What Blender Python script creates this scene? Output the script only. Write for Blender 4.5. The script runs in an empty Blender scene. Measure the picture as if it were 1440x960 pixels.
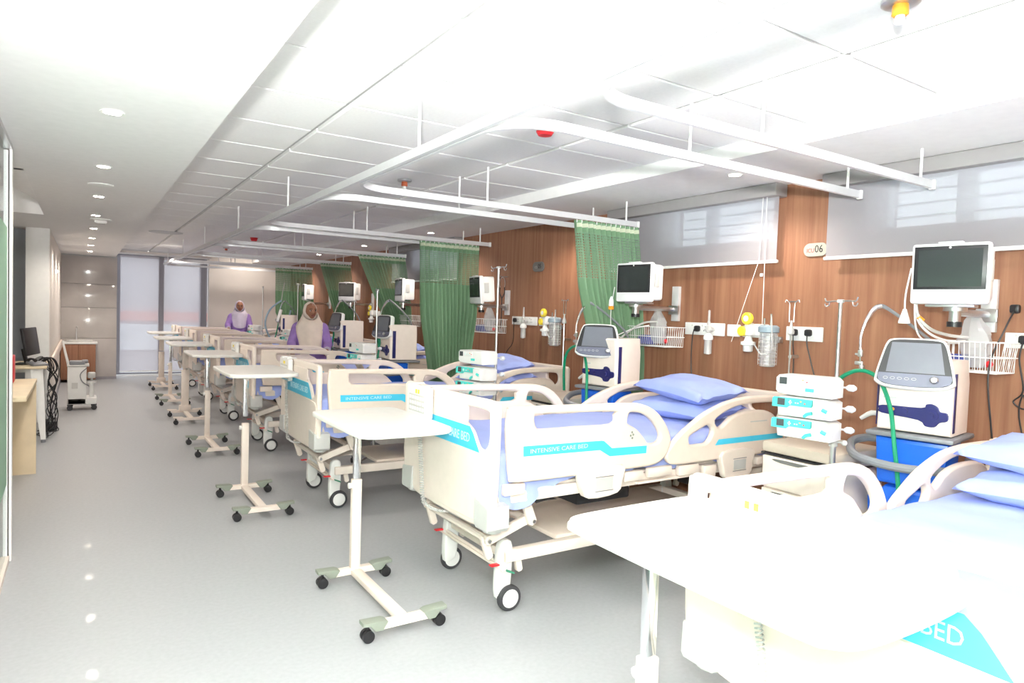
import bpy, bmesh, math, random
from math import sin, cos, pi, radians
from mathutils import Vector, Matrix, Euler
random.seed(7)
SC = bpy.context.scene
COL = SC.collection
# ------------------------------------------------------------------ camera
cam_d = bpy.data.cameras.new('camera'); cam = bpy.data.objects.new('camera', cam_d); COL.objects.link(cam)
cam_d.sensor_fit = 'HORIZONTAL'; cam_d.sensor_width = 36; cam_d.lens = 936.643 / 1440 * 36
cam_d.clip_start = .02; cam_d.clip_end = 200
CR = Vector((.83989665, -.54171479, .03344697)); CU = Vector((-.00599631, .05236004, .99861027)); CF = Vector((.54271324, .83892998, -.04072873))
cam.matrix_world = Matrix(((CR.x, CU.x, -CF.x, 0), (CR.y, CU.y, -CF.y, 0), (CR.z, CU.z, -CF.z, 1.51), (0, 0, 0, 1)))
SC.camera = cam
SC.view_settings.view_transform = 'Standard'; SC.view_settings.look = 'None'; SC.view_settings.gamma = 1
SC.view_settings.exposure = 1.02
# ------------------------------------------------------------------ sky
w = bpy.data.worlds.new('sky'); SC.world = w; w.use_nodes = True
bg = w.node_tree.nodes['Background']; bg.inputs[0].default_value = (.86, .93, 1, 1); bg.inputs[1].default_value = 1.15
# ------------------------------------------------------------------ lights
def light(name, kind, loc, power, color=(1, 1, 1), size=.1, rot=(0, 0, 0), size_y=None, spot=None):
    d = bpy.data.lights.new(name, kind); d.energy = power; d.color = color
    if kind == 'AREA':
        d.size = size
        if size_y: d.shape = 'RECTANGLE'; d.size_y = size_y
    else: d.shadow_soft_size = size
    if spot: d.spot_size = radians(spot); d.spot_blend = .6
    o = bpy.data.objects.new(name, d); COL.objects.link(o); o.location = loc; o.rotation_euler = rot
    return o
light('camera_flash', 'POINT', (-.12, -.10, 1.74), 168, (1, .972, .955), .07)       # the photographer's flash, beside the camera
light('bounce_flash', 'SPOT', (-.12, -.10, 1.80), 470, (.985, .98, 1), .08, rot=Vector((.30, .48, .82)).to_track_quat('-Z', 'Y').to_euler(), spot=135)   # second head of the flash, tipped at the ceiling
WARM = (1, .90, .80)
for k in range(11): light('downlight_lamp', 'SPOT', (.11, .64 + 1.45 * k, 2.33), 21, WARM, .05, spot=150)
for y in (.6, 2.79, 4.9, 7.11, 9.3, 11.5, 13.6): light('downlight_lamp', 'SPOT', (3.42, y, 2.40), 22, WARM, .05, spot=150)
light('downlight_lamp', 'SPOT', (2.9, 14.55, 2.48), 11, WARM, .05, rot=(radians(35), 0, 0), spot=150)
light('downlight_lamp', 'SPOT', (1.2, 13.2, 2.48), 26, WARM, .05, spot=150)  # added spot without a fitting, brightens the far end of the ward
# ------------------------------------------------------------------ materials
MAT = {}
def mat(name, col, rough=.5, metal=0, trans=0, emit=0, noise=0, nscale=20, coat=0, alpha=1, bump=0, bscale=80, sub=0):
    if name in MAT: return MAT[name]
    m = bpy.data.materials.new(name); m.use_nodes = True; nt = m.node_tree; b = nt.nodes['Principled BSDF']
    b.inputs['Base Color'].default_value = (*col, 1); b.inputs['Roughness'].default_value = rough
    b.inputs['Metallic'].default_value = metal; b.inputs['Transmission Weight'].default_value = trans
    b.inputs['Coat Weight'].default_value = coat; b.inputs['Alpha'].default_value = alpha
    if emit: b.inputs['Emission Color'].default_value = (*col, 1); b.inputs['Emission Strength'].default_value = emit
    tc = nt.nodes.new('ShaderNodeTexCoord')
    n = nt.nodes.new('ShaderNodeTexNoise'); n.inputs['Scale'].default_value = nscale; n.inputs['Detail'].default_value = 4
    nt.links.new(tc.outputs['Object'], n.inputs['Vector'])
    amt = noise if noise else .02
    r = nt.nodes.new('ShaderNodeValToRGB'); nt.links.new(n.outputs['Fac'], r.inputs[0])
    r.color_ramp.elements[0].position = .3; r.color_ramp.elements[1].position = .7
    r.color_ramp.elements[0].color = (*[max(0, c * (1 - amt)) for c in col], 1)
    r.color_ramp.elements[1].color = (*[min(1, c * (1 + amt)) for c in col], 1)
    nt.links.new(r.outputs[0], b.inputs['Base Color'])
    if bump:
        n2 = nt.nodes.new('ShaderNodeTexNoise'); n2.inputs['Scale'].default_value = bscale
        nt.links.new(tc.outputs['Object'], n2.inputs['Vector'])
        bp = nt.nodes.new('ShaderNodeBump'); bp.inputs['Strength'].default_value = bump; bp.inputs['Distance'].default_value = .01
        nt.links.new(n2.outputs['Fac'], bp.inputs['Height']); nt.links.new(bp.outputs[0], b.inputs['Normal'])
    MAT[name] = m; return m
cream = mat('cream_plastic', (.84, .715, .62), .35)
cream_l = mat('pale_cream_plastic', (.88, .775, .69), .35)
ivory = mat('ivory_paint', (.84, .74, .66), .4)
white = mat('white_plastic', (.86, .86, .84), .3)
paint = mat('white_paint', (.82, .82, .80), .45)
lgrey = mat('light_grey_plastic', (.58, .58, .56), .4)
mgrey = mat('mid_grey_plastic', (.22, .23, .25), .45)
sage = mat('sage_grey_plastic', (.26, .29, .24), .5)
blue_s = mat('sky_blue_print', (.07, .60, .85), .4)
cyan_s = mat('turquoise_plastic', (.08, .68, .62), .35)
letter = mat('pale_lettering', (.62, .86, .95), .5)
letter_r = mat('red_lettering', (.42, .04, .05), .5)
letter_k = mat('black_lettering', (.02, .02, .02), .5)
chrome = mat('chrome', (.80, .81, .83), .12, 1)
steel = mat('brushed_steel', (.62, .62, .62), .32, 1)
alu = mat('track_aluminium', (.78, .78, .79), .38, .35)
black = mat('black_plastic', (.015, .015, .017), .4)
rubber = mat('dark_rubber', (.045, .045, .05), .7)
screen = mat('dark_screen', (.030, .036, .036), .12, coat=.3)
vscreen = mat('ventilator_screen', (.16, .17, .20), .22)
slate = mat('slate_bezel', (.14, .15, .21), .35)
navy = mat('navy_plastic', (.018, .018, .12), .35)
royal = mat('royal_blue_plastic', (.010, .13, .70), .35)
green_h = mat('green_hose', (.0, .27, .13), .4, coat=.2)
yellow = mat('yellow_plastic', (.85, .68, .05), .4)
orange = mat('orange_plastic', (.90, .35, .03), .4)
red = mat('red_plastic', (.72, .02, .03), .4)
clear = mat('clear_plastic', (.86, .88, .88), .1, alpha=.35)
sheet = mat('blue_cotton_sheet', (.38, .46, .86), .85, noise=.05, nscale=6, bump=.5, bscale=5)
pillow_m = mat('blue_pillowcase', (.36, .44, .84), .85, noise=.05, nscale=9, bump=.6, bscale=9)
skin = mat('brown_skin', (.36, .16, .09), .5, noise=.08, nscale=30)
lip = mat('lips', (.25, .07, .06), .5)
hair_m = mat('black_hair', (.012, .01, .01), .5)
eye_w = mat('eye_white', (.65, .62, .60), .3)
lilac = mat('lilac_cloth', (.33, .20, .52), .9, noise=.08, nscale=10, bump=.4, bscale=14)
hijab_c = mat('cream_scarf_cloth', (.82, .70, .60), .9, noise=.05, nscale=10, bump=.5, bscale=16)
hijab_l = mat('pale_lilac_scarf_cloth', (.68, .62, .74), .9, noise=.05, nscale=10, bump=.5, bscale=16)
maple = mat('pale_maple_laminate', (.72, .60, .41), .5, noise=.08, nscale=5)
ceil_m = mat('ceiling_paint', (.86, .85, .84), .8)
tile_m = mat('ceiling_tile_mineral', (.86, .85, .84), .85, noise=.02, nscale=60)
tbar_m = mat('ceiling_grid_metal', (.52, .52, .52), .5)
wall_m = mat('beige_wall_paint', (.76, .71, .66), .7, noise=.02, nscale=3)
marble = mat('grey_glossy_panel', (.52, .49, .47), .12, noise=.13, nscale=1.6, coat=.5)
floor_m = mat('vinyl_floor', (.40, .415, .43), .47, noise=.045, nscale=45, coat=.05)
frame_m = mat('white_window_frame', (.85, .86, .87), .4)
grey_fr = mat('grey_window_frame', (.30, .29, .32), .5)
box_m = mat('blind_cassette_grey', (.31, .295, .295), .5)
lamp_e = mat('lamp_glow', (1, .95, .88), .5, emit=9)
def wood_mat():
    m = bpy.data.materials.new('teak_laminate'); m.use_nodes = True; nt = m.node_tree; b = nt.nodes['Principled BSDF']
    tc = nt.nodes.new('ShaderNodeTexCoord'); mp = nt.nodes.new('ShaderNodeMapping'); mp.inputs['Scale'].default_value = (9, 9, .35)
    nt.links.new(tc.outputs['Object'], mp.inputs[0])
    n = nt.nodes.new('ShaderNodeTexNoise'); n.inputs['Scale'].default_value = 2.2; n.inputs['Detail'].default_value = 7; n.inputs['Roughness'].default_value = .65
    nt.links.new(mp.outputs[0], n.inputs['Vector'])
    r = nt.nodes.new('ShaderNodeValToRGB'); nt.links.new(n.outputs['Fac'], r.inputs[0])
    e = r.color_ramp.elements; e[0].position = .30; e[0].color = (.215, .088, .046, 1); e[1].position = .72; e[1].color = (.37, .185, .105, 1)
    k = e.new(.5); k.color = (.295, .135, .074, 1)
    nt.links.new(r.outputs[0], b.inputs['Base Color']); b.inputs['Roughness'].default_value = .55
    return m
wood = wood_mat()
def curtain_mat(name, col, net=False):
    m = bpy.data.materials.new(name); m.use_nodes = True; nt = m.node_tree; b = nt.nodes['Principled BSDF']
    b.inputs['Roughness'].default_value = .9
    out = nt.nodes['Material Output']
    uv = nt.nodes.new('ShaderNodeUVMap')
    wv = nt.nodes.new('ShaderNodeTexNoise'); wv.inputs['Scale'].default_value = 40; nt.links.new(uv.outputs[0], wv.inputs['Vector'])
    r = nt.nodes.new('ShaderNodeValToRGB'); nt.links.new(wv.outputs['Fac'], r.inputs[0])
    r.color_ramp.elements[0].color = (*[c * .9 for c in col], 1); r.color_ramp.elements[1].color = (*col, 1)
    nt.links.new(r.outputs[0], b.inputs['Base Color'])
    tl = nt.nodes.new('ShaderNodeBsdfTranslucent'); tl.inputs[0].default_value = (*col, 1)
    mx = nt.nodes.new('ShaderNodeMixShader'); mx.inputs[0].default_value = .22
    nt.links.new(b.outputs[0], mx.inputs[1]); nt.links.new(tl.outputs[0], mx.inputs[2])
    last = mx
    if net:      # woven openings of the net: a regular grid of small holes in the cloth
        ck = nt.nodes.new('ShaderNodeSeparateXYZ'); nt.links.new(uv.outputs[0], ck.inputs[0])
        def saw(o, s, t):
            a = nt.nodes.new('ShaderNodeMath'); a.operation = 'MULTIPLY'; a.inputs[1].default_value = s; nt.links.new(o, a.inputs[0])
            f = nt.nodes.new('ShaderNodeMath'); f.operation = 'FRACT'; nt.links.new(a.outputs[0], f.inputs[0])
            g = nt.nodes.new('ShaderNodeMath'); g.operation = 'GREATER_THAN'; g.inputs[1].default_value = t; nt.links.new(f.outputs[0], g.inputs[0]); return g
        g1 = saw(ck.outputs[0], 60, .5); g2 = saw(ck.outputs[1], 50, .5)
        mu = nt.nodes.new('ShaderNodeMath'); mu.operation = 'MULTIPLY'; nt.links.new(g1.outputs[0], mu.inputs[0]); nt.links.new(g2.outputs[0], mu.inputs[1])
        tr = nt.nodes.new('ShaderNodeBsdfTransparent'); m2 = nt.nodes.new('ShaderNodeMixShader')
        nt.links.new(mu.outputs[0], m2.inputs[0]); nt.links.new(mx.outputs[0], m2.inputs[1]); nt.links.new(tr.outputs[0], m2.inputs[2]); last = m2
    nt.links.new(last.outputs[0], out.inputs[0]); return m
cur_m = curtain_mat('green_curtain_cloth', (.25, .42, .25)); net_m = curtain_mat('green_curtain_net', (.27, .44, .28), True)
tape_m = mat('curtain_heading_tape', (.62, .66, .50), .9)
def mix_trans(name, col, fac, trans_col=(1, 1, 1), rough=.8, tl=.5):
    m = bpy.data.materials.new(name); m.use_nodes = True; nt = m.node_tree; out = nt.nodes['Material Output']
    b = nt.nodes['Principled BSDF']; b.inputs['Base Color'].default_value = (*col, 1); b.inputs['Roughness'].default_value = rough
    t = nt.nodes.new('ShaderNodeBsdfTranslucent'); t.inputs[0].default_value = (*col, 1)
    tr = nt.nodes.new('ShaderNodeBsdfTransparent'); tr.inputs[0].default_value = (*trans_col, 1)
    m1 = nt.nodes.new('ShaderNodeMixShader'); m1.inputs[0].default_value = tl
    m2 = nt.nodes.new('ShaderNodeMixShader'); m2.inputs[0].default_value = fac
    nt.links.new(b.outputs[0], m1.inputs[1]); nt.links.new(t.outputs[0], m1.inputs[2])
    nt.links.new(m1.outputs[0], m2.inputs[1]); nt.links.new(tr.outputs[0], m2.inputs[2]); nt.links.new(m2.outputs[0], out.inputs[0])
    MAT[name] = m; return m
blind_m = mix_trans('roller_blind_mesh', (.62, .62, .66), .36)
blind2_m = mix_trans('sheer_blind_cloth', (.80, .76, .80), .5)
glass_m = mix_trans('window_glass', (.8, .9, .9), .93, (.96, .98, .98), .05, 0)
film_m = mix_trans('green_frosted_film', (.46, .68, .54), .25, (.8, .95, .85), .6, .3)
bag_m = mix_trans('clear_bag_film', (.8, .82, .84), .45, (1, 1, 1), .15, .3)

# ------------------------------------------------------------------ mesh helpers
class MB:
    def __init__(s): s.v = []; s.f = []
    def add(s, vs, fs, M=None):
        o = len(s.v)
        s.v += [tuple(M @ Vector(p)) for p in vs] if M else [tuple(p) for p in vs]
        s.f += [tuple(i + o for i in f) for f in fs]; return s
    def box(s, c, d, rot=None, bev=0, seg=2):
        bm = bmesh.new(); bmesh.ops.create_cube(bm, size=1, matrix=Matrix.Diagonal((*d, 1)))
        if bev: bmesh.ops.bevel(bm, geom=bm.edges[:], offset=min(bev, min(d) * .49), segments=seg, affect='EDGES', profile=.5)
        M = Matrix.Translation(c) @ (Euler(rot).to_matrix().to_4x4() if rot else Matrix())
        bm.verts.ensure_lookup_table(); bm.verts.index_update()
        s.add([v.co for v in bm.verts], [[v.index for v in f.verts] for f in bm.faces], M); bm.free(); return s
    def bb(s, a, b, bev=0): # box from corners
        return s.box([(a[i] + b[i]) / 2 for i in range(3)], [abs(b[i] - a[i]) for i in range(3)], bev=bev)
    def tube(s, pts, r, n=8, closed=False, caps=True, sm=0):
        P = [Vector(p) for p in pts]
        R = list(r) if hasattr(r, '__len__') else [r] * len(P)
        if sm: P, R = smooth(P, R, sm, closed)
        o = len(s.v); m = len(P); up = None
        for i in range(m):
            if closed: t = (P[(i + 1) % m] - P[i - 1])
            else: t = P[min(i + 1, m - 1)] - P[max(i - 1, 0)]
            t = t.normalized() if t.length > 1e-9 else Vector((0, 0, 1))
            if up is None:
                up = Vector((0, 0, 1)) if abs(t.z) < .9 else Vector((1, 0, 0))
            a = (up - t * up.dot(t));
            if a.length < 1e-6: a = t.orthogonal()
            a.normalize(); up = a; b = t.cross(a)
            for k in range(n):
                an = 2 * pi * k / n; s.v.append(tuple(P[i] + (a * cos(an) + b * sin(an)) * R[i]))
        for i in range(m if closed else m - 1):
            j = (i + 1) % m
            for k in range(n):
                l = (k + 1) % n; s.f.append((o + i * n + k, o + i * n + l, o + j * n + l, o + j * n + k))
        if caps and not closed:
            s.f.append(tuple(o + k for k in range(n))[::-1]); s.f.append(tuple(o + (m - 1) * n + k for k in range(n)))
        return s
    def cyl(s, a, b, r, n=14, r2=None): return s.tube([a, b], [r, r if r2 is None else r2], n)
    def lathe(s, prof, c=(0, 0, 0), n=20, M=None):  # prof: (r,z)
        o = len(s.v); vs = []
        for r, z in prof:
            for k in range(n): vs.append((c[0] + r * cos(2 * pi * k / n), c[1] + r * sin(2 * pi * k / n), c[2] + z))
        fs = [(i * n + k, i * n + (k + 1) % n, (i + 1) * n + (k + 1) % n, (i + 1) * n + k) for i in range(len(prof) - 1) for k in range(n)]
        fs.append(tuple(range(n))[::-1]); fs.append(tuple((len(prof) - 1) * n + k for k in range(n)))
        return s.add(vs, fs, M)
    def loft(s, rings, closed=True, cap=True):
        o = len(s.v); n = len(rings[0])
        for r in rings: s.v += [tuple(p) for p in r]
        for i in range(len(rings) - 1):
            for k in range(n if closed else n - 1):
                l = (k + 1) % n; s.f.append((o + i * n + k, o + i * n + l, o + (i + 1) * n + l, o + (i + 1) * n + k))
        if cap and closed: s.f.append(tuple(range(o, o + n))[::-1]); s.f.append(tuple(range(o + (len(rings) - 1) * n, o + len(rings) * n)))
        return s
    def sph(s, c, r, n=12, sc=(1, 1, 1)):
        pr = [(max(1e-4, sin(pi * i / n)), -cos(pi * i / n)) for i in range(n + 1)]
        return s.lathe(pr, n=n + 4, M=Matrix.Translation(c) @ Matrix.Diagonal((r * sc[0], r * sc[1], r * sc[2], 1)))
    def tf(s, M): s.v = [tuple(M @ Vector(p)) for p in s.v]; return s
    def mesh(s, name, m, ang=35):
        me = bpy.data.meshes.new(name); me.from_pydata(s.v, [], s.f)
        bm = bmesh.new(); bm.from_mesh(me); bmesh.ops.recalc_face_normals(bm, faces=bm.faces[:]); bm.to_mesh(me); bm.free()
        me.materials.append(m); finish(me, ang); return me
    def build(s, name, m, parent=None, ang=35, **k): return link(name, s.mesh(name, m, ang), parent, **k)
def finish(me, ang=35):
    me.polygons.foreach_set('use_smooth', [True] * len(me.polygons)); me.set_sharp_from_angle(angle=radians(ang)); me.update()
def smooth(P, R, n, closed=False):
    out = []; ro = []; m = len(P)
    for i in range(m if closed else m - 1):
        g = lambda k: P[k % m] if closed else P[max(0, min(m - 1, k))]
        p0, p1, p2, p3 = g(i - 1), g(i), g(i + 1), g(i + 2)
        for k in range(n):
            t = k / n; out.append(.5 * ((2 * p1) + (p2 - p0) * t + (2 * p0 - 5 * p1 + 4 * p2 - p3) * t * t + (3 * p1 - p0 - 3 * p2 + p3) * t ** 3))
            ro.append(R[i] * (1 - t) + R[(i + 1) % m] * t)
    if not closed: out.append(P[-1]); ro.append(R[-1])
    return out, ro
def sm2(pts, n=4, closed=True):
    o, _ = smooth([Vector((p[0], p[1], 0)) for p in pts], [0] * len(pts), n, closed); return [(p.x, p.y) for p in o]
def link(name, me, parent=None, loc=None, rot=None, label=None, cat=None, group=None, kind=None):
    o = bpy.data.objects.new(name, me); COL.objects.link(o); o.parent = parent
    if loc is not None: o.location = loc
    if rot is not None: o.rotation_euler = rot
    if label: o['label'] = label
    if cat: o['category'] = cat
    if group: o['group'] = group
    if kind: o['kind'] = kind
    return o
def thing(name, label, cat, loc=(0, 0, 0), rz=0, group=None): return link(name, None, None, loc, (0, 0, rz), label, cat, group)
def copy_tree(o, parent=None, **k):
    c = o.copy(); COL.objects.link(c); c.parent = parent
    for kk, v in k.items():
        if kk == 'loc': c.location = v
        elif kk == 'rz': c.rotation_euler = (0, 0, v)
        else: c[kk] = v
    for ch in list(o.children): copy_tree(ch, c)
    return c
def plate(outline, holes=(), t=.03, bev=.006, M=None, res=1):  # flat shape with holes, given thickness; in xy plane centred on z=0
    cu = bpy.data.curves.new('c', 'CURVE'); cu.dimensions = '2D'; cu.fill_mode = 'BOTH'; cu.extrude = t / 2 - bev; cu.bevel_depth = bev; cu.bevel_resolution = res; cu.offset = -bev
    for pts in [outline] + list(holes):
        sp = cu.splines.new('POLY'); sp.points.add(len(pts) - 1); sp.use_cyclic_u = True
        for p, q in zip(sp.points, pts): p.co = (q[0], q[1], 0, 1)
    return curve_mb(cu, M)
def curve_mb(cu, M=None):
    o = bpy.data.objects.new('t', cu); COL.objects.link(o); dg = bpy.context.evaluated_depsgraph_get(); dg.update()
    me = bpy.data.meshes.new_from_object(o.evaluated_get(dg)); mb = MB()
    mb.add([v.co.copy() for v in me.vertices], [list(p.vertices) for p in me.polygons], M)
    bpy.data.objects.remove(o); bpy.data.curves.remove(cu); bpy.data.meshes.remove(me); return mb
def text(s, size, M=None, depth=.0006, align='LEFT', sx=1):
    cu = bpy.data.curves.new('t', 'FONT'); cu.body = s; cu.size = size; cu.extrude = depth; cu.align_x = align; cu.align_y = 'CENTER'; cu.resolution_u = 2
    return curve_mb(cu, (M or Matrix()) @ Matrix.Diagonal((sx, 1, 1, 1)))
def frame_M(o, ex, ey):  # places local xy plane at o with axes ex, ey
    ex = Vector(ex).normalized(); ey = Vector(ey).normalized(); ez = ex.cross(ey)
    return Matrix(((ex.x, ey.x, ez.x, o[0]), (ex.y, ey.y, ez.y, o[1]), (ex.z, ey.z, ez.z, o[2]), (0, 0, 0, 1)))
def bmod(o, kind, **k):  # apply a modifier into the mesh
    md = o.modifiers.new('m', kind)
    for a, b in k.items(): setattr(md, a, b)
def bake(o):
    dg = bpy.context.evaluated_depsgraph_get(); dg.update(); me = bpy.data.meshes.new_from_object(o.evaluated_get(dg)); o.modifiers.clear(); o.data = me; return o
def rrect(x0, y0, x1, y1, r, n=5):
    out = []
    for cx, cy, a in ((x1 - r, y1 - r, 0), (x0 + r, y1 - r, 90), (x0 + r, y0 + r, 180), (x1 - r, y0 + r, 270)):
        for k in range(n + 1): t = radians(a + 90 * k / n); out.append((cx + r * cos(t), cy + r * sin(t)))
    return out

# ================================================================== SETTING
XW = 3.93
MB().bb((-4, -2.6, -.1), (XW + .25, 15.7, 0)).build('floor', floor_m, kind='structure', ang=30)
# tiled ceiling
ce = MB().bb((.545, -2.6, 2.535), (3.09, 15.3, 2.62)).build('ceiling', tbar_m, kind='structure')
cols = [(.545, 1.093), (1.113, 2.377), (2.397, 3.09)]; r = 0
y = 2.66 - .596 * 9
tilecache = {}
while y < 15.2:
    for ci, (a, b) in enumerate(cols):
        x0 = a + (.0 if ci == 0 else .008); y0 = max(y + .008, -2.6); y1 = min(y + .588, 15.2)
        wd = round(b - x0 - .004, 3); ln = round(y1 - y0, 3)
        if ln < .1: continue
        key = (wd, ln)
        if key not in tilecache: tilecache[key] = MB().box((0, 0, 0), (wd, ln, .028), bev=.004, seg=1).mesh('ceiling_tile', tile_m)
        link('ceiling_tile', tilecache[key], ce, loc=(x0 + wd / 2, (y0 + y1) / 2, 2.527))
    y += .596
# plaster soffits
MB().bb((-.33, -2.6, 2.36), (.545, 15.0, 2.62)).build('ceiling_1', ceil_m, kind='structure')
c2 = MB().bb((3.09, -2.6, 2.43), (XW + .2, 15.4, 2.62)); c2.build('ceiling_2', ceil_m, kind='structure')
c3 = MB().bb((-4, -2.6, 2.36), (-.33, 5.55, 2.62)).bb((-4, 8.3, 2.36), (-.33, 10.2, 2.62)).bb((-4, 5.55, 2.60), (-.33, 8.3, 2.66)).bb((-4, 5.5, 2.36), (-2.6, 8.3, 2.62))
arc = [(-.33, 5.5), (-1.6, 5.5), (-1.3, 5.52), (-1.0, 5.6), (-.7, 5.78), (-.5, 6.02), (-.38, 6.3), (-.33, 6.6)]
c3.add(*(lambda m: (m.v, m.f))(plate([(-.33, 5.5), (-1.5, 5.5), (-1.1, 5.6), (-.75, 5.85), (-.5, 6.3), (-.38, 6.8), (-.33, 7.2)], t=.24, bev=.002, M=Matrix.Translation((0, 0, 2.48)))))
c3.build('ceiling_3', ceil_m, kind='structure')
MB().bb((-2.4, 7.0, 2.575), (-.5, 7.05, 2.60)).build('strip_light', lamp_e, label='slim lit strip lamp inside the ceiling recess at far left', cat='lamp')
# right wall, pierced by high windows
wins = [(.25, 2.15), (2.87, 3.86), (7.4, 8.6)]
wr = MB().bb((XW, -2.6, 0), (XW + .2, 15.4, 2.08)).bb((XW, -2.6, 2.40), (XW + .2, 15.4, 2.44))
ys = [-2.6] + [v for p in wins for v in p] + [15.4]
for i in range(0, len(ys), 2): wr.bb((XW, ys[i], 2.08), (XW + .2, ys[i + 1], 2.40))
wr.build('wall_right', wood, kind='structure')
bar = MB().bb((-.008, -.5, -.006), (.008, .5, .006)).mesh('bar', frame_m)
for wi, (a, b) in enumerate(wins):
    root = link('window_%d' % (wi + 1), None, kind='structure'); root.location = (XW + .1, (a + b) / 2, 2.24)
    h = (b - a) / 2; f = MB()
    for yy in (-h, h): f.bb((-.03, yy - .02, -.16), (.03, yy + .02, .16))
    for zz in (-.16, .16): f.bb((-.03, -h, zz - .012), (.03, h, zz + .012))
    f.build('window_frame', frame_m, root)
    mull = {0: [1.73], 1: [3.47], 2: [8.0]}[wi]
    for mm in mull: MB().bb((-.03, mm - (a + b) / 2 - .045, -.15), (.03, mm - (a + b) / 2 + .045, .15), .004).build('mullion', frame_m, root)
    MB().bb((.012, -h, -.15), (.018, h, .15)).build('glass', glass_m, root)
    for zz in (-.085, -.01, .065, .135):
        o = link('grille_bar', bar, root, loc=(.05, 0, zz)); o.scale = (1, 2 * h, 1)
# roller blinds on the right wall
blind_lab = ['wide pale roller blind over the nearest high window, cut by the right picture edge', 'pale roller blind over the second high window, behind the hanging cords', 'shaded roller blind half hidden behind the second green curtain']
for i, (a, b, zb) in enumerate([(-.4, 2.43, 1.93), (2.78, 4.42, 1.93), (7.25, 9.3, 1.93)]):
    root = thing('roller_blind', blind_lab[i], 'blind', (3.84, (a + b) / 2, 2.43), group='roller blinds on the timber wall'); h = (b - a) / 2
    MB().bb((-.04, -h - .015, -.085), (.085, h + .015, -.002), .008).build('cassette', box_m, root)
    MB().bb((.018, -h, zb - 2.43), (.020, h, -.08)).build('blind_cloth', blind_m, root)
    MB().bb((.008, -h - .012, zb - 2.43 - .022), (.03, h + .012, zb - 2.43), .006).build('bottom_bar', white, root)
    if i == 1:
        MB().tube([(-.012, -h + .10, -.06), (-.012, -h + .11, -.5), (-.02, -h + .30, -1.06)], .0022, 5).build('pull_cord', white, root)
        MB().tube([(-.012, -h + .07, -.06), (-.012, -h + .06, -1.02)], .0022, 5).build('pull_cord', white, root)
        MB().box((-.012, -h + .085, -.6), (.006, .02, .02)).build('cord_joiner', white, root)
# far wall
MB().bb((2.25, 15.3, 0), (XW + .2, 15.5, 2.55)).build('wall_far', wall_m, kind='structure')
wl2 = MB().bb((-.5, 15.03, 0), (.57, 15.2, 2.62)).build('wall_far_panelled', tbar_m, kind='structure'); wl2.name = 'wall_back'
z = .03
for hh in (.76, .58, .45, .52):
    for x0, x1 in ((-.33, .565),): MB().bb((x0, 15.0, z), (x1, 15.035, z + hh - .006), .003).build('wall_panel', marble, wl2)
    z += hh
MB().bb((-.5, 15.6, 2.44), (2.4, 15.75, 2.62)).bb((.57, 15.0, 2.46), (2.25, 15.7, 2.5)).build('wall_above_window', wall_m, kind='structure').name = 'trim_1'
wf = link('window_4', None, kind='structure'); wf.location = (1.41, 15.6, 0)
f = MB(); f.bb((-.84, -.03, 0), (.84, .05, .06)).bb((-.84, -.03, 2.40), (.84, .05, 2.46))
f.build('window_frame', grey_fr, wf)
for x0, x1 in ((-.84, -.76), (-.08, .02), (.70, .84)): MB().bb((x0, -.06, .06), (x1, .06, 2.4)).build('mullion', grey_fr, wf)
MB().bb((-.76, .0, .06), (-.08, .008, 2.4)).build('glass', glass_m, wf); MB().bb((.02, .0, .06), (.70, .008, 2.4)).build('glass', glass_m, wf)
MB().bb((.57, 15.45, 0), (2.25, 15.75, .035)).build('trim_2', frame_m, kind='structure')
for i, (a, b) in enumerate(((.64, 1.33), (1.42, 2.12))):
    root = thing('sheer_blind', ['tall sheer blind over the left pane of the far window', 'tall sheer blind over the right pane of the far window'][i], 'blind', ((a + b) / 2, 15.5, 2.44), group='sheer blinds on the far window'); h = (b - a) / 2
    MB().bb((-h, -.002, -2.33), (h, 0, 0)).build('blind_cloth', blind2_m, root)
    MB().bb((-h, -.012, -2.35), (h, .01, -2.33)).build('bottom_bar', white, root)
# what is seen dimly through the far window
sb = thing('street_building', 'blurred pale building with a coral band seen through the far window blinds', 'building', (1.5, 21, -1))
MB().bb((-6, 0, 0), (8, 1, 7)).build('facade', mat('far_facade', (.62, .58, .58), .8, noise=.15, nscale=.7), sb)
MB().bb((-6, -.1, 2.0), (8, 0, 2.25)).build('coral_band', mat('coral_band', (.80, .32, .25), .8), sb)
MB().bb((-6, -.2, 1.2), (8, 0, 1.9)).build('shop_front', mat('pale_shop_front', (.8, .82, .85), .6, noise=.2, nscale=1.5), sb)
MB().bb((-6, 15.9, -.6), (9, 24, -.5)).build('pavement', mat('pavement_concrete', (.5, .5, .5), .9, noise=.1, nscale=3), kind='structure')
# left side: column and corridor wall, enclosing walls
MB().bb((-.50, 9.96, 0), (-.33, 15.05, 2.62)).build('wall_left', wall_m, kind='structure')
MB().bb((-.57, 9.90, 0), (-.335, 9.97, 2.36)).build('trim_3', paint, kind='structure')
MB().bb((-4, 10.2, 0), (-.5, 10.3, 2.62)).build('wall_behind_desks', mat('grey_blue_wall', (.36, .38, .42), .6), kind='structure').name = 'wall_left_back'
MB().bb((-4.1, -2.6, 0), (-4, 10.3, 2.65)).build('wall_left_outer', wall_m, kind='structure')
MB().bb((-4, -2.7, 0), (XW + .2, -2.6, 2.65)).build('wall_near', wall_m, kind='structure')
MB().bb((-.335, 10.0, 0), (-.318, 15.0, .09)).build('baseboard_left', grey_fr, kind='structure')
MB().bb((-.33, 14.985, 0), (.57, 15.0, .05)).build('baseboard_far', grey_fr, kind='structure')
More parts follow.
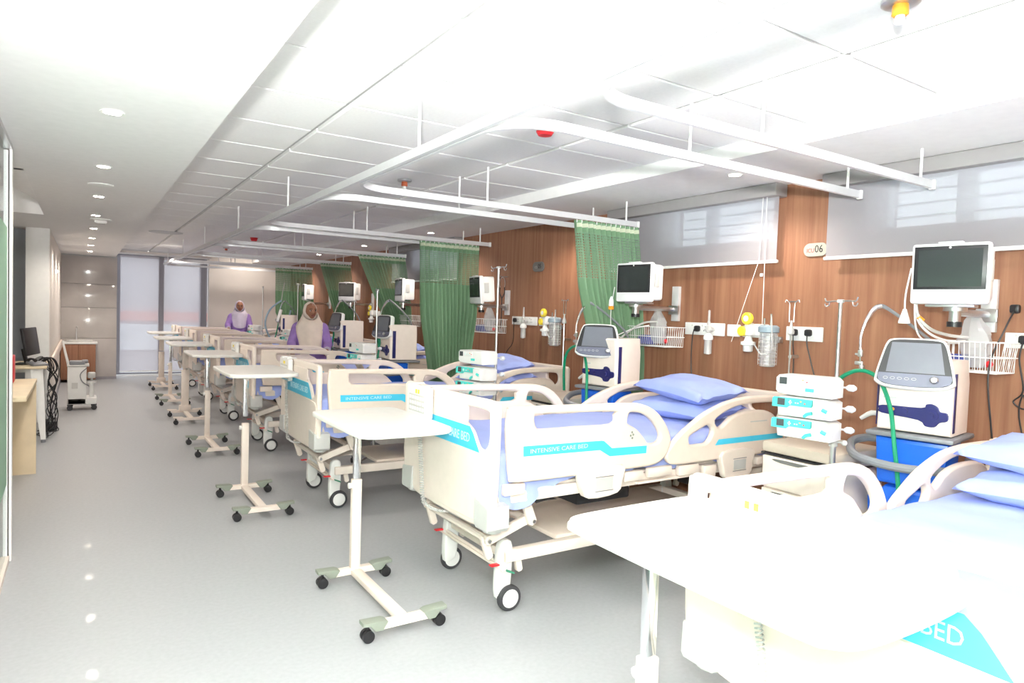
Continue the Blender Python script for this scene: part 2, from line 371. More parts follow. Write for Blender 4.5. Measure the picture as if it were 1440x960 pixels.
# sliding glass door beside the camera
dr = link('door_1', None, kind='structure'); dr.location = (-.35, 0, 0)
MB().bb((-.020, 4.69, .03), (.0, 4.745, 2.33)).build('door_stile', paint, dr)
MB().bb((.006, 4.70, 0), (.018, 4.76, 2.355)).build('door_jamb', white, dr)
MB().bb((.0005, 4.735, .02), (.005, 4.75, 2.34)).build('rubber_seal', mat('dark_seal', (.06, .05, .06), .6), dr)
MB().bb((-.03, -2, 2.335), (.02, 4.69, 2.36)).build('head_rail', steel, dr)
MB().bb((-.03, -2, 0), (.01, 4.69, .035)).build('floor_rail', ivory, dr)
MB().bb((-.013, -2, .04), (-.005, 4.69, 2.33)).build('glass', glass_m, dr)
fl = MB(); fl.loft([[(-.0045, 4.685, .45), (-.0045, 4.685, 1.9), (-.0045, 3.2, 1.98), (-.0045, 1.0, 2.0), (-.0045, -1.5, 2.0), (-.0045, -1.5, .35), (-.0045, 1, .35), (-.0045, 3.4, .38)],
         [(-.0035, 4.685, .45), (-.0035, 4.685, 1.9), (-.0035, 3.2, 1.98), (-.0035, 1.0, 2.0), (-.0035, -1.5, 2.0), (-.0035, -1.5, .35), (-.0035, 1, .35), (-.0035, 3.4, .38)]]).build('green_film', film_m, dr)
# ================================================================== CURTAIN TRACKS AND CURTAINS
ZT = 2.262
def rect_tube(path, w_, h_):
    P = [Vector(p) for p in path]; rings = []
    for i, p in enumerate(P):
        t = (P[min(i + 1, len(P) - 1)] - P[max(i - 1, 0)]).normalized(); s = Vector((-t.y, t.x, 0)).normalized() * w_ / 2; u = Vector((0, 0, h_ / 2))
        rings.append([p - s - u, p + s - u, p + s + u, p - s + u])
    return MB().loft(rings)
rod_c = MB().cyl((0, 0, 0), (0, 0, 1), .007, 8).mesh('drop_rod', white)
def drop(parent, x, y, top): o = link('drop_rod', rod_c, parent, loc=(x, y, ZT + .015)); o.scale = (1, 1, top - ZT - .015)
rail = thing('ceiling_rail', 'long straight aluminium curtain rail running the length of the ward', 'curtain rail')
rect_tube([(1.335, -.6, ZT), (1.335, 14.6, ZT)], .022, .042).build('rail_channel', alu, rail)
for y in (2.93, 5.32, 7.27, 9.5, 11.7, 13.9): drop(rail, 1.335, y, 2.52)
bays = [(-.5, 1.78), (2.17, 3.99), (4.40, 6.30), (6.68, 8.57), (8.95, 10.8), (11.2, 13.0), (13.4, 14.75)]
ordn = ['nearest', 'second', 'third', 'fourth', 'fifth', 'sixth', 'farthest']
for i, (a, b) in enumerate(bays):
    root = thing('curtain_track', 'white U-shaped curtain track over the %s bed bay from the camera' % ordn[i], 'curtain track', (0, 0, 0), group='curtain tracks of the bed bays')
    xm = 1.37; R = .24; pts = [(3.74, b, ZT)]
    for k in range(9): t = radians(90 * k / 8); pts.append((xm + R - R * sin(t), b - R + R * cos(t), ZT))
    if i:
        for k in range(9): t = radians(90 * k / 8); pts.append((xm + R - R * cos(t), a + R - R * sin(t), ZT))
        pts.append((3.74, a, ZT))
    else: pts.append((xm, a, ZT))
    rect_tube(pts, .02, .04).build('track_channel', alu, root)
    for yy in ((b, a) if i else (b,)):
        MB().box((3.745, yy, ZT), (.02, .03, .05), bev=.003).build('end_stop', white, root)
        drop(root, 2.34, yy, 2.52); drop(root, 3.62, yy, 2.435)
def curtain(label, Y, prof, zb, nf, seed, net_z=1.80, tilt=0.):
    root = thing('curtain', label, 'curtain', (prof[0][1], Y, 0), group='green curtains gathered by the timber wall')
    rnd = random.Random(seed); ph = [rnd.uniform(-.5, .5) for _ in range(nf + 2)]; am = [rnd.uniform(.65, 1.2) for _ in range(nf + 2)]
    def edge(z):
        for (z1, a1, b1), (z2, a2, b2) in zip(prof, prof[1:]):
            if z >= z2: t = (z1 - z) / (z1 - z2); return a1 + (a2 - a1) * t, b1 + (b2 - b1) * t
        return prof[-1][1:]
    nu = nf * 10
    def ring(z):
        a, b = edge(z); out = []
        for k in range(nu + 1):
            u = k / nu; j = u * nf; i = int(min(j, nf - 1e-6)); g = am[i] * (1 - (j - i)) + am[i + 1] * (j - i)
            x = a + (b - a) * (u + .012 * sin(9 * u + 3 * z)); amp = .034 * g * (1 + .35 * (2.2 - z) / 2)
            out.append((x - prof[0][1], amp * sin(2 * pi * j + .5 * sin(2 * z + ph[i])) + .004 * sin(31 * u + 5 * z), z))
        return out
    def piece(name, z1, z2, m, nz):
        mb = MB(); mb.loft([ring(z1 + (z2 - z1) * i / nz) for i in range(nz + 1)], closed=False)
        me = bpy.data.meshes.new(name); me.from_pydata(mb.v, [], mb.f); uvl = me.uv_layers.new(name='UVMap')
        for p in me.polygons:
            for li in p.loop_indices:
                vi = me.loops[li].vertex_index; uvl.data[li].uv = ((vi % (nu + 1)) / nu * nf * .16, mb.v[vi][2])
        me.materials.append(m); finish(me, 80); return link(name, me, root)
    piece('heading', 2.235, 2.15, cur_m, 2); piece('net_panel', 2.15, net_z, net_m, 8); piece('curtain_cloth', net_z, zb, cur_m, 22)
    tp = MB(); r0 = [(x, y - .004, z) for x, y, z in ring(2.215)]; r1 = [(x, y - .004, z) for x, y, z in ring(2.185)]
    tp.loft([r0, r1], closed=False).build('heading_tape', tape_m, root)
    hk = MB()
    for k in range(nf): u = (k + .5) / nf; a, b = edge(2.23); hk.cyl((a + (b - a) * u - prof[0][1], 0, 2.22), (a + (b - a) * u - prof[0][1], 0, 2.245), .004, 5)
    hk.build('hooks', white, root, kind='stuff')
    return root
curtain('wide pale green curtain beside the second high window, nearest of the gathered curtains', 3.99, [(2.25, 3.10, 3.73), (1.76, 3.18, 3.80), (1.15, 3.38, 3.86), (.3, 3.46, 3.86)], .32, 13, 1)
curtain('tall straight-hanging green curtain left of the wall sign, second from the camera', 6.30, [(2.25, 2.90, 3.60), (1.5, 2.95, 3.60), (.9, 3.05, 3.53), (.3, 3.1, 3.5)], .32, 14, 2)
curtain('dark green curtain swept diagonally to the right, behind the small white monitor', 8.57, [(2.25, 3.05, 3.73), (1.56, 3.38, 3.84), (.98, 3.70, 3.88), (.3, 3.72, 3.88)], .32, 13, 3)
curtain('dark green tapering curtain behind the thin drip stand, fourth from the camera', 10.8, [(2.25, 3.22, 3.73), (1.55, 3.45, 3.84), (.97, 3.66, 3.88), (.3, 3.70, 3.88)], .32, 12, 4)
curtain('darkest and farthest green curtain, beside the beige end wall', 13.0, [(2.25, 3.05, 3.73), (1.39, 3.08, 3.8), (.97, 3.30, 3.8), (.3, 3.35, 3.8)], .32, 12, 5)

# ================================================================== BEDS
def XZ(y): return frame_M((0, y, 0), (1, 0, 0), (0, 0, 1))
foot_out = [(.083, 1.04), (.09, 1.062), (.119, 1.072), (.451, 1.068), (.833, 1.060), (.937, 1.050), (1.029, 1.018), (1.103, .961), (1.160, .881), (1.172, .828), (1.150, .765), (1.09, .718), (.983, .703), (.792, .703), (.378, .703), (.133, .708), (.104, .735), (.088, .842), (.078, .97)]
foot_h1 = [(.236, 1.020), (.262, 1.032), (.50, 1.026), (.742, 1.018), (.750, 1.0), (.730, .955), (.50, .956), (.281, .957), (.250, .968), (.238, .99)]
foot_h2 = [(.847, .998), (.87, 1.008), (.95, .996), (1.02, .955), (1.075, .895), (1.087, .855), (1.06, .832), (1.0, .832), (.965, .865), (.91, .915), (.85, .945), (.838, .96)]
head_out = [(1.20, .694), (1.155, .716), (1.140, .755), (1.17, .80), (1.24, .862), (1.305, .902), (1.419, .964), (1.539, 1.008), (1.66, 1.038), (1.80, 1.053), (1.95, 1.056), (2.144, 1.052), (2.195, 1.04), (2.21, 1.0), (2.215, .842), (2.205, .72), (2.18, .692), (1.992, .689), (1.592, .689), (1.32, .688)]
head_h3 = [(1.325, .848), (1.40, .878), (1.472, .902), (1.512, .872), (1.500, .828), (1.462, .798), (1.40, .796), (1.335, .798), (1.318, .82)]
head_h4 = [(1.532, .925), (1.60, .963), (1.70, .995), (1.80, 1.008), (1.953, 1.012), (2.10, 1.008), (2.15, .99), (2.155, .93), (2.12, .90), (2.08, .935), (2.0, .962), (1.88, .968), (1.76, .960), (1.67, .935), (1.60, .89), (1.56, .885)]
fboard = [(-.515, 1.06), (-.50, 1.092), (-.46, 1.104), (-.2, 1.102), (.2, 1.102), (.46, 1.104), (.50, 1.092), (.515, 1.06), (.512, .8), (.50, .58), (.46, .53), (.36, .485), (.2, .474), (-.2, .474), (-.36, .485), (-.46, .53), (-.50, .58), (-.512, .8)]
fhole = [(-.20, 1.035), (-.25, 1.05), (-.43, 1.05), (-.452, 1.02), (-.455, .92), (-.43, .875), (-.39, .858), (-.345, .862), (-.315, .89), (-.275, .935), (-.21, .965), (-.195, .99)]
def YZ(x): return frame_M((x, 0, 0), (0, -1, 0), (0, 0, 1))   # faces -x
def make_bed():
    root = thing('hospital_bed', 'x', 'bed', (0, 0, 0), group='electric hospital beds along the timber wall')
    for s in (-1, 1):
        M = XZ(.477 * s)
        fr = plate(sm2(foot_out, 3), [sm2(foot_h1, 3), sm2(foot_h2, 3)], .036, .013, M, 2).build('side_rail', cream, root)
        hr = plate(sm2(head_out, 3), [sm2(head_h3, 3), sm2(head_h4, 3)], .036, .013, M, 2).build('side_rail', cream, root)
        yo = .4965 * s
        for rr, pts in ((fr, [(.171, .882), (.66, .873), (.675, .870), (.731, .828), (.982, .822), (.979, .780), (.718, .786), (.650, .824), (.173, .832)]), (hr, [(1.536, .779), (1.565, .812), (2.185, .812), (2.178, .779)])):
            plate(pts, t=.0016, bev=.0003, M=XZ(yo)).build('print_stripe', blue_s, rr)
            M2 = frame_M((.21 if s < 0 else .63, yo + .001 * s, .853), (1, 0, 0) if s < 0 else (-1, 0, 0), (0, 0, 1))
        if 1:
            tx = text('INTENSIVE CARE BED', .030, M2, sx=1.25); tx.build('lettering', letter, fr)
        lg = MB()
        for k, (dx, dz) in enumerate([(0, 0), (.018, .004), (.009, .017), (.012, -.014)]): lg.cyl((.86 + dx, yo, .885 + dz), (.86 + dx, yo + .001 * s, .885 + dz), .007, 8)
        lg.build('round_emblem', sage, fr)
        MB().box((1.93, yo, .90), (.16, .0012, .006)).build('lettering', lgrey, hr)
        for x0, x1, zz in ((.53, .80, .59), (1.60, 1.87, .575)):
            bx = plate(sm2([(x0, .735), (x1, .735), (x1 + .005, .66), (x1 - .03, zz), (x0 + .05, zz - .01), (x0, .64)], 3), t=.045, bev=.008, M=XZ(.49 * s)).build('rail_latch', ivory, root)
            g = MB().bb((x0 + .09, .513 * s, .62), (x0 + .20, .5155 * s, .68)).build('latch_label', lgrey, bx)
            g2 = MB()
            for zz2 in (.612, .686): g2.bb((x0 + .085, .513 * s, zz2), (x0 + .205, .516 * s, zz2 + .003))
            g2.build('latch_groove', mgrey, bx)
    for x, sx, nm in ((.018, 1, 'foot_board'), (2.245, -1, 'head_board')):
        M = YZ(x); h2 = [(-a, b) for a, b in fhole]
        b = plate(sm2(fboard, 3), [sm2(fhole, 3), sm2(h2, 3)], .036, .013, M, 2).build(nm, cream if sx < 0 else cream_l, root)
        if sx < 0: b.scale = (1, 1, .96); continue
        plate(rrect(-.26, .968, .26, 1.055, .015), t=.006, bev=.002, M=YZ(-.0015)).build('centre_panel', cream_l, b)
        plate(sm2([(-.34, .835), (-.49, .80), (-.48, .60), (-.43, .545), (-.33, .505), (.33, .505), (.43, .545), (.48, .60), (.49, .80), (.34, .835)], 2), t=.008, bev=.003, M=YZ(-.0015)).build('lower_panel', cream_l, b)
        plate([(.275, .955), (.31, .925), (.375, .842), (-.375, .842), (-.31, .925), (-.275, .955)], t=.0016, bev=.0003, M=YZ(-.0008)).build('print_stripe', blue_s, b)
        text('INTENSIVE CARE BED', .064, frame_M((-.0018, -.035, .895), (0, -1, 0), (0, 0, 1)), align='CENTER', sx=.80).build('lettering', letter, b)
        for s in (-1, 1):
            u = plate([(-.072, .625), (.068, .605), (.072, .50), (.06, .485), (-.05, .483), (-.072, .50)], t=.12, bev=.01, M=frame_M((.045, .43 * s, 0), (0, 1 * s, 0), (0, 0, 1))).build('corner_bumper', lgrey, root)
            MB().lathe([(.035, .465), (.045, .47), (.045, .482), (.03, .487)], (.05, .43 * s, 0)).build('bumper_roller', lgrey, u)
        cb = plate(rrect(.115, .925, .385, 1.10, .018), t=.035, bev=.006, M=YZ(-.028)); cb.tf(Matrix.Diagonal((1, -1, 1, 1))).build('control_box', paint, root).name = 'control_box'
        cbx = root.children[-1]
        g = MB().bb((-.0472, .15, .955), (-.0455, .35, 1.05)).build('keypad', lgrey, cbx)
        kb = MB()
        for i in range(6):
            for j in range(3): kb.box((-.048, .17 + .032 * i, .972 + .03 * j), (.003, .02, .018), bev=.001, seg=1)
        kb.build('keys', paint, cbx)
        kk = MB()
        for i in range(2): kk.box((-.048, .225 + .03 * i, 1.068), (.003, .014, .022))
        kk.build('yellow_key', yellow, cbx)
        MB().bb((-.0475, .13, .932), (-.0455, .37, .938)).build('box_trim', blue_s, cbx)
        for y_ in (.16, .31): MB().bb((-.03, y_, 1.10), (.03, y_ + .03, 1.108), .002).bb((-.045, y_, 1.08), (-.03, y_ + .03, 1.108)).build('hanger', paint, cbx)
    # spiral cable of the control box
    path = [Vector(p) for p in ((-.03, .235, .925), (-.03, .225, .80), (-.03, .20, .65), (-.03, .175, .50), (-.025, .14, .465), (-.01, .05, .455), (.03, -.05, .475), (.06, -.08, .55))]
    P, _ = smooth(path, [0] * len(path), 6); L = [0]
    for a_, b_ in zip(P, P[1:]): L.append(L[-1] + (b_ - a_).length)
    hx = []; N = 60 * 7; j = 0
    for k in range(N):
        d = L[-1] * k / (N - 1)
        while j < len(L) - 2 and L[j + 1] < d: j += 1
        q = P[j].lerp(P[j + 1], (d - L[j]) / max(1e-9, L[j + 1] - L[j])); t = (P[j + 1] - P[j]).normalized(); a_ = t.orthogonal().normalized(); a_ = Vector((1, 0, 0)) - t * t.x; a_.normalize(); b_ = t.cross(a_)
        r_ = .011 if d < L[-1] * .62 else .006; an = 2 * pi * k / 7; hx.append(q + (a_ * cos(an) + b_ * sin(an)) * r_)
    MB().tube(hx, .0028, 4).build('spiral_cable', lgrey, root)
    # frame
    fm = MB()
    for s in (-1, 1): fm.bb((.06, .41 * s, .595), (2.2, .445 * s, .655), .006)
    fm.bb((.06, -.44, .60), (.11, .44, .65), .005).bb((2.15, -.44, .60), (2.2, .44, .65), .005)
    for x in (.45, .8, 1.15, 1.5, 1.85): fm.bb((x, -.42, .60), (x + .04, .42, .63))
    fm.build('mattress_frame', ivory, root)
    for s in (-1, 1):
        for x0, x1, z0, z1 in ((.08, .20, .645, .70), (.84, .98, .63, .685), (1.02, 1.20, .635, .69), (1.26, 1.42, .62, .68), (1.47, 1.57, .59, .66), (1.95, 2.08, .62, .67)): MB().bb((x0, (.45) * s, z0), (x1, .485 * s, z1), .008).build('frame_bracket', ivory, root)
        MB().bb((.95, .44 * s, .605), (1.35, .475 * s, .618), .004).build('side_tray', ivory, root)
    MB().bb((2.10, -.47, .60), (2.15, -.43, .66), .004).build('release_tab', yellow, root)
    MB().bb((.06, -.42, .655), (2.19, .42, .668)).build('deck', ivory, root)
    MB().bb((.07, -.425, .668), (2.18, .425, .845), .04).build('mattress', sheet, root)
    bf = MB()
    for s in (-1, 1): bf.bb((.20, .285 * s, .255), (1.98, .335 * s, .315), .005)
    bf.bb((.20, -.33, .262), (.26, .33, .308), .004).bb((1.92, -.33, .262), (1.98, .33, .308), .004)
    bf.build('base_frame', ivory, root)
    MB().bb((.55, -.28, .30), (1.75, .28, .33), .01).build('base_cover', cream, root)
    for (sx, x) in ((1, 0), (-1, 2.2)):
        for s in (-1, 1):
            X = lambda v: x + sx * v
            a_ = MB()
            def bar2(p, q, w_, yy, th=.028):
                p = Vector(p); q = Vector(q); d = (q - p); n_ = Vector((-d.y, d.x)).normalized() * w_ / 2; e = d.normalized() * w_ * .35
                pts = [p - e * .2 - n_, p - e - n_ * .5, p - e + n_ * .5, p - e * .2 + n_, q + e * .2 + n_, q + e + n_ * .5, q + e - n_ * .5, q + e * .2 - n_]
                return plate([(v.x, v.y) for v in pts], t=th, bev=.004, M=XZ(yy))
            bar2((X(.11), .30), (X(.08), .395), .04, .31 * s).build('lift_link', ivory, root)
            bar2((X(.08), .395), (X(.32), .475), .048, .345 * s).build('lift_arm', ivory, root)
            bar2((X(.32), .465), (X(.262), .605), .048, .375 * s).build('lift_link', ivory, root)
            bar2((X(.28), .30), (X(.30), .20), .035, .30 * s).build('lift_link', ivory, root)
            pv = MB()
            for px_, pz, yy in ((.08, .395, .365), (.32, .47, .395)): pv.cyl((X(px_), yy * s - .01 * s, pz), (X(px_), yy * s + .004 * s, pz), .010, 8)
            pv.build('pivot_bolt', steel, root)
    dm = MB().tube([(.35, .08, .50), (1.0, .08, .56)], .03, 10).box((.42, .08, .50), (.14, .10, .09), bev=.01).tube([(1.9, -.08, .48), (1.25, -.08, .56)], .03, 10).box((1.8, -.08, .48), (.14, .10, .09), bev=.01).bb((.62, -.36, .50), (1.0, -.16, .57), .015)
    dm.tube([(.35, -.36, .56), (.5, -.38, .59), (.6, -.40, .60), (.72, -.42, .61)], .012, 8)
    dm.build('actuator', black, root)
    for x_, z_ in ((.30, .475), (1.9, .475), (.09, .39), (2.1, .39)): MB().cyl((x_, -.33, z_), (x_, .33, z_), .019, 10).build('cross_tube', ivory, root)
    for x in (.215, 1.965):
        for s in (-1, 1):
            yy = .31 * s; dx = .02
            st = plate(sm2([(-.035, .35), (.03, .355), (.04, .25), (.03, .10), (.0, .07), (-.045, .07), (-.05, .2)], 3), t=.05, bev=.012, M=XZ(yy - .022 * s)); st.tf(Matrix.Translation((x, 0, 0)))
            c_ = st.build('caster', paint, root)
            M = Matrix.Translation((x + dx, yy + .006 * s, .066)) @ Matrix.Rotation(radians(90), 4, 'X')
            MB().lathe([(.048, -.017), (.062, -.017), (.066, -.010), (.066, .010), (.062, .017), (.048, .017)], n=28, M=M).build('tyre', rubber, c_)
            MB().lathe([(.01, -.022), (.044, -.021), (.050, -.014), (.050, .014), (.044, .021), (.01, .022)], n=28, M=M).build('wheel', white, c_)
    # brake bar with red and green pedals
    MB().bb((.165, -.36, .225), (.185, .36, .24), .003).cyl((.175, -.30, .25), (.175, .30, .25), .008, 8).build('brake_bar', ivory, root)
    for s in (-1, 1):
        MB().box((.145, .31 * s, .248), (.05, .03, .008), bev=.003).build('red_pedal', red, root)
        MB().box((.215, .345 * s, .215), (.05, .03, .008), (0, .4, 0), bev=.003).build('green_pedal', mat('green_pedal_plastic', (.05, .28, .16), .5), root)
    return root
bed0 = make_bed()
beds = [(1.60, .92, .94), (1.605, 3.11, 1), (1.41, 5.21, 1), (1.43, 7.45, 1), (1.44, 9.55, 1), (1.45, 11.65, 1), (1.46, 13.60, 1)]
bl = ['cream hospital bed nearest the camera, its blue foot band reading BED',
 'cream hospital bed in mid picture with its full near side in view, second from camera',
 'cream hospital bed behind the central one, third from the camera',
 'cream hospital bed in front of the nurse in the cream scarf, fourth from camera',
 'cream hospital bed fifth from the camera, half hidden behind slim overbed tables',
 'cream hospital bed sixth from the camera, only its rails and foot showing',
 'farthest cream hospital bed, in front of the nurse by the end wall']
def make_sheet():
    rnd = random.Random(3); rings = []; nx = 60
    def prof(x):
        t = x / 2.12
        zl = .675 + .012 * sin(14 * x) + .006 * sin(33 * x + 1)
        if x < .42: zl = .60 - .035 * sin(x / .42 * pi * 1.5) + .02 * sin(21 * x)
        zr = .68 + .01 * sin(11 * x); o = []
        top = .858 + .004 * sin(7 * x) + .003 * sin(19 * x + 2)
        yl = -.437; yr = .437
        for k in range(6): f_ = k / 5; wv = .009 * sin(40 * x + 2 * f_) * (1 - f_) * (1.3 if x < .5 else .5); o.append((x, yl - .006 + wv, zl + (top - .03 - zl) * f_))
        for k in range(1, 4): a_ = radians(30 * k); o.append((x, yl + .03 - .03 * cos(a_), top - .03 + .03 * sin(a_)))
        for k in range(1, 16): f_ = k / 16; y_ = yl + .03 + (yr - yl - .06) * f_; o.append((x, y_, top + .004 * sin(9 * y_ + 4 * x) * sin(5 * x) + .003 * sin(17 * y_ - 9 * x) + .012 * max(0, .3 - x) * sin(30 * y_)))
        for k in range(3, -1, -1): a_ = radians(30 * k); o.append((x, yr - .03 + .03 * cos(a_), top - .03 + .03 * sin(a_)))
        for k in range(4, -1, -1): f_ = k / 5; o.append((x, yr + .004 + .006 * sin(35 * x) * (1 - f_), zr + (top - .03 - zr) * f_))
        return o
    e0 = [(.055 + .012 * sin(40 * p[1]), p[1], .64) for p in prof(.06)]; e1 = [(.055 + .01 * sin(33 * p[1]), p[1], min(p[2], .835)) for p in prof(.06)]
    rings = [e0, e1] + [prof(.085 + 2.08 * i / nx) for i in range(nx + 1)]
    l = rings[-1]; rings += [[(2.185, p[1], min(p[2], .83)) for p in l], [(2.19, p[1], .69) for p in l]]
    return MB().loft(rings, closed=False).mesh('bed_sheet', sheet, 80)
sheet_me = make_sheet()
def make_pillow(seed):
    rnd = random.Random(seed); n = 22; W, L_, H = .215, .335, .062
    f = [rnd.uniform(0, 6) for _ in range(6)]; vs = []; fs = []
    for s in (1, -1):
        o = len(vs)
        for i in range(n + 1):
            for j in range(n + 1):
                u = -1 + 2 * i / n; v = -1 + 2 * j / n
                pin = 1 - .10 * (1 - v * v) * u * u; pin2 = 1 - .10 * (1 - u * u) * v * v
                h = max(0, (1 - abs(u) ** 3.2)) ** .5 * max(0, (1 - abs(v) ** 3.2)) ** .5
                z = s * H * h + .006 * h * sin(6 * u + f[0] + 3 * v) + .008 * h * sin(9 * v + f[1]) * (abs(v)) + .010 * (abs(u * v)) * sin(12 * u + f[2])
                vs.append((W * u * pin, L_ * v * pin2, z))
        for i in range(n):
            for j in range(n): a_ = o + i * (n + 1) + j; fs.append((a_, a_ + 1, a_ + n + 2, a_ + n + 1) if s < 0 else (a_, a_ + n + 1, a_ + n + 2, a_ + 1))
    me = MB(); me.v = vs; me.f = fs; m = me.mesh('pillow', pillow_m, 80)
    bm = bmesh.new(); bm.from_mesh(m); bmesh.ops.remove_doubles(bm, verts=bm.verts, dist=.0005); bm.to_mesh(m); bm.free(); finish(m, 80); return m
pm = [make_pillow(1), make_pillow(5)]
names7 = ['nearest', 'second', 'third', 'fourth', 'fifth', 'sixth', 'farthest']
for i, (x, y, sc) in enumerate(beds):
    b = bed0 if i == 0 else copy_tree(bed0)
    zk = .94 if i == 0 else 1
    b.location = (x, y, 0); b.scale = (sc, 1, zk); b['label'] = bl[i]
    s = link('bed_sheet', sheet_me, None, (x, y, .0), None, 'pale blue cotton sheet tucked over the mattress of the %s bed from the camera' % names7[i], 'sheet', 'blue sheets on the beds'); s.scale = (sc, 1, zk)
    if i < 6:
        px_ = x + 1.78 * sc
        yo = -.03 if i else .06
        dz = .86
        link('pillow', pm[0], None, (px_, y + yo, .935 * zk), (0, radians(-6), radians(4 + 3 * i)), 'lower blue pillow of the pair on the %s bed' % names7[i], 'pillow', 'blue pillows at the bed heads')
        link('pillow', pm[1], None, (px_ + .04, y + yo + .01, 1.058 * zk), (radians(3), radians(-7), radians(-5 - 2 * i)), 'upper blue pillow lying on another on the %s bed' % names7[i], 'pillow', 'blue pillows at the bed heads')

# ================================================================== OVERBED TABLES
def make_table(thick=False):
    root = thing('overbed_table', 'x', 'table')
    for s in (-1, 1):
        ft = plate([(-.19 + .04, .082), (.15, .082), (.135, .05), (-.135, .05)], t=.05, bev=.004, M=XZ(.34 * s)).build('foot_bar', ivory, root)
        for e in (-1, 1):
            pts = [(-.21 * e, .098), (-.11 * e, .094), (-.09 * e, .085), (-.115 * e, .048), (-.15 * e, .050), (-.175 * e, .078), (-.21 * e, .082)]
            if e < 0: pts = pts[::-1]
            cp = plate(pts, t=.062, bev=.004, M=XZ(.34 * s)).build('foot_cap', sage if not thick else ivory, ft)
            k = MB()
            for q in (-.014, .014): k.cyl((.18 * e, .34 * s + q - .009, .028), (.18 * e, .34 * s + q + .009, .028), .028, 16)
            k.cyl((.18 * e, .34 * s, .04), (.18 * e, .34 * s, .085), .008, 8)
            k.build('caster', black, ft)
    MB().bb((-.028, -.34, .048), (.028, .34, .078), .004).build('base_bar', ivory, root)
    if not thick:
        MB().bb((-.026, .322, .075), (.026, .362, .575), .004).build('post_sleeve', ivory, root)
        MB().cyl((-.026, .342, .54), (-.045, .342, .54), .016, 12).build('height_knob', paint, root)
        MB().bb((-.019, .328, .56), (.019, .356, .93), .003).build('chrome_post', chrome, root)
    else:
        MB().bb((-.045, .31, .075), (.045, .37, .62), .006).bb((-.07, .30, .07), (.07, .38, .15), .006).build('post_sleeve', ivory, root)
        MB().bb((-.037, .318, .61), (.037, .362, .93), .004).build('inner_post', ivory, root)
    MB().bb((-.14, .10, .922), (.14, .37, .932), .003).bb((-.03, -.2, .918), (.03, .37, .932), .003).build('top_bracket', lgrey, root)
    pts = sm2([(-.24, -.30), (-.225, -.355), (-.17, -.39), (0, -.40), (.17, -.39), (.225, -.355), (.24, -.30), (.245, 0), (.24, .32), (.225, .37), (.18, .395), (0, .40), (-.18, .395), (-.225, .37), (-.24, .32), (-.245, 0)], 4)
    t = plate(pts, t=.028, bev=.009, M=Matrix.Translation((0, .03, .948)), res=3).build('table_top', mat('white_table_top', (.80, .78, .74), .3), root)
    return root
t0 = make_table(); t1 = make_table(True)
def place_table(src, first, x, y, top, label, sc=(1, 1, 1), rz=0, dx=0):
    o = src if first else copy_tree(src); o.location = (x, y, 0); o.rotation_euler = (0, 0, rz); o['label'] = label; o['group'] = 'overbed tables on casters'
    for c in o.children:
        n_ = c.name.split('.')[0]
        if n_ == 'table_top': c.location = (dx, 0, top - .962); c.scale = (sc[0], sc[1], 1)
        elif n_ == 'top_bracket': c.location = (0, 0, top - .962)
        elif n_ in ('chrome_post', 'inner_post'):
            c.location = (0, 0, top - .962)
    return o
place_table(t0, True, 1.325, .96, .98, 'white-topped overbed table filling the lower right foreground, nearest the camera', (1.10, 1.0, 1), dx=.0)
place_table(t0, False, 1.28, 3.17, .955, 'overbed table with a cream base standing before the central bed, second from the camera')
place_table(t0, False, 1.10, 5.23, 1.03, 'overbed table with a tall chrome post and white H-shaped foot, third from the camera')
place_table(t0, False, 1.15, 7.47, 1.01, 'overbed table with a slim chrome post and grey foot caps, fourth from the camera')
place_table(t1, True, 1.17, 9.50, 1.0, 'overbed table on a thick square cream post, fifth from the camera')
place_table(t0, False, 1.17, 11.30, .99, 'slim overbed table mostly hidden behind the thick-posted one')
place_table(t1, False, 1.22, 13.25, .99, 'farthest overbed table, on a thick cream post before the far window')

# ================================================================== BEDSIDE CABINETS
def make_cabinet():
    root = thing('bedside_cabinet', 'x', 'cabinet')   # origin: floor, centre; drawers face -x
    MB().bb((-.215, -.205, .06), (.235, .205, .80), .006).build('carcass', cream_l, root)
    MB().bb((-.235, -.215, .805), (.24, .215, .865), .018).build('cabinet_top', mat('beige_cabinet_top', (.62, .54, .45), .4), root)
    MB().bb((-.236, -.214, .795), (-.20, .214, .805)).build('painted_gap_shade', black, root)  # black strip painting in the shade line below the top
    for z0, z1 in ((.62, .79), (.36, .61), (.075, .35)):
        d = MB().bb((-.238, -.20, z0), (-.214, .20, z1), .004).build('drawer', cream_l, root)
        plate(sm2([(-.13, -.004), (.13, -.004), (.09, -.020), (-.09, -.020)], 3), t=.003, bev=.0006, M=frame_M((-.2385, 0, z1 - .008), (0, -1, 0), (0, 0, 1))).build('painted_recess', mat('recess_shade_grey', (.16, .16, .15), .6), d)  # flat dark plate, shade of the finger pull put into its colour
    MB().bb((-.17, -.219, .772), (.17, -.206, .782), .002).build('side_bar', mat('side_bar_brown', (.10, .07, .06), .5), root)
    for sx in (-.17, .18):
        for sy in (-.16, .16): MB().cyl((sx, sy - .012, .03), (sx, sy + .012, .03), .03, 14).cyl((sx, sy, .03), (sx, sy, .07), .01, 8).build('caster', black, root)
    return root
cab0 = make_cabinet()
for i in range(6):
    o = cab0 if i == 0 else copy_tree(cab0); o.location = (3.385 if i < 3 else 3.50, (2.09, 4.33, 6.6, 8.75, 10.7, 12.75)[i], 0); o['group'] = 'cream bedside cabinets'
    o['label'] = ['cream bedside cabinet with drawers behind the pumps, nearest the camera', 'cream bedside cabinet top seen beyond the central bed, second from the camera', 'third cream bedside cabinet from the camera, behind the far rails', 'fourth cream bedside cabinet from the camera, hidden low between beds', 'fifth cream bedside cabinet from the camera, low between beds', 'farthest cream bedside cabinet, low between the last beds'][i]
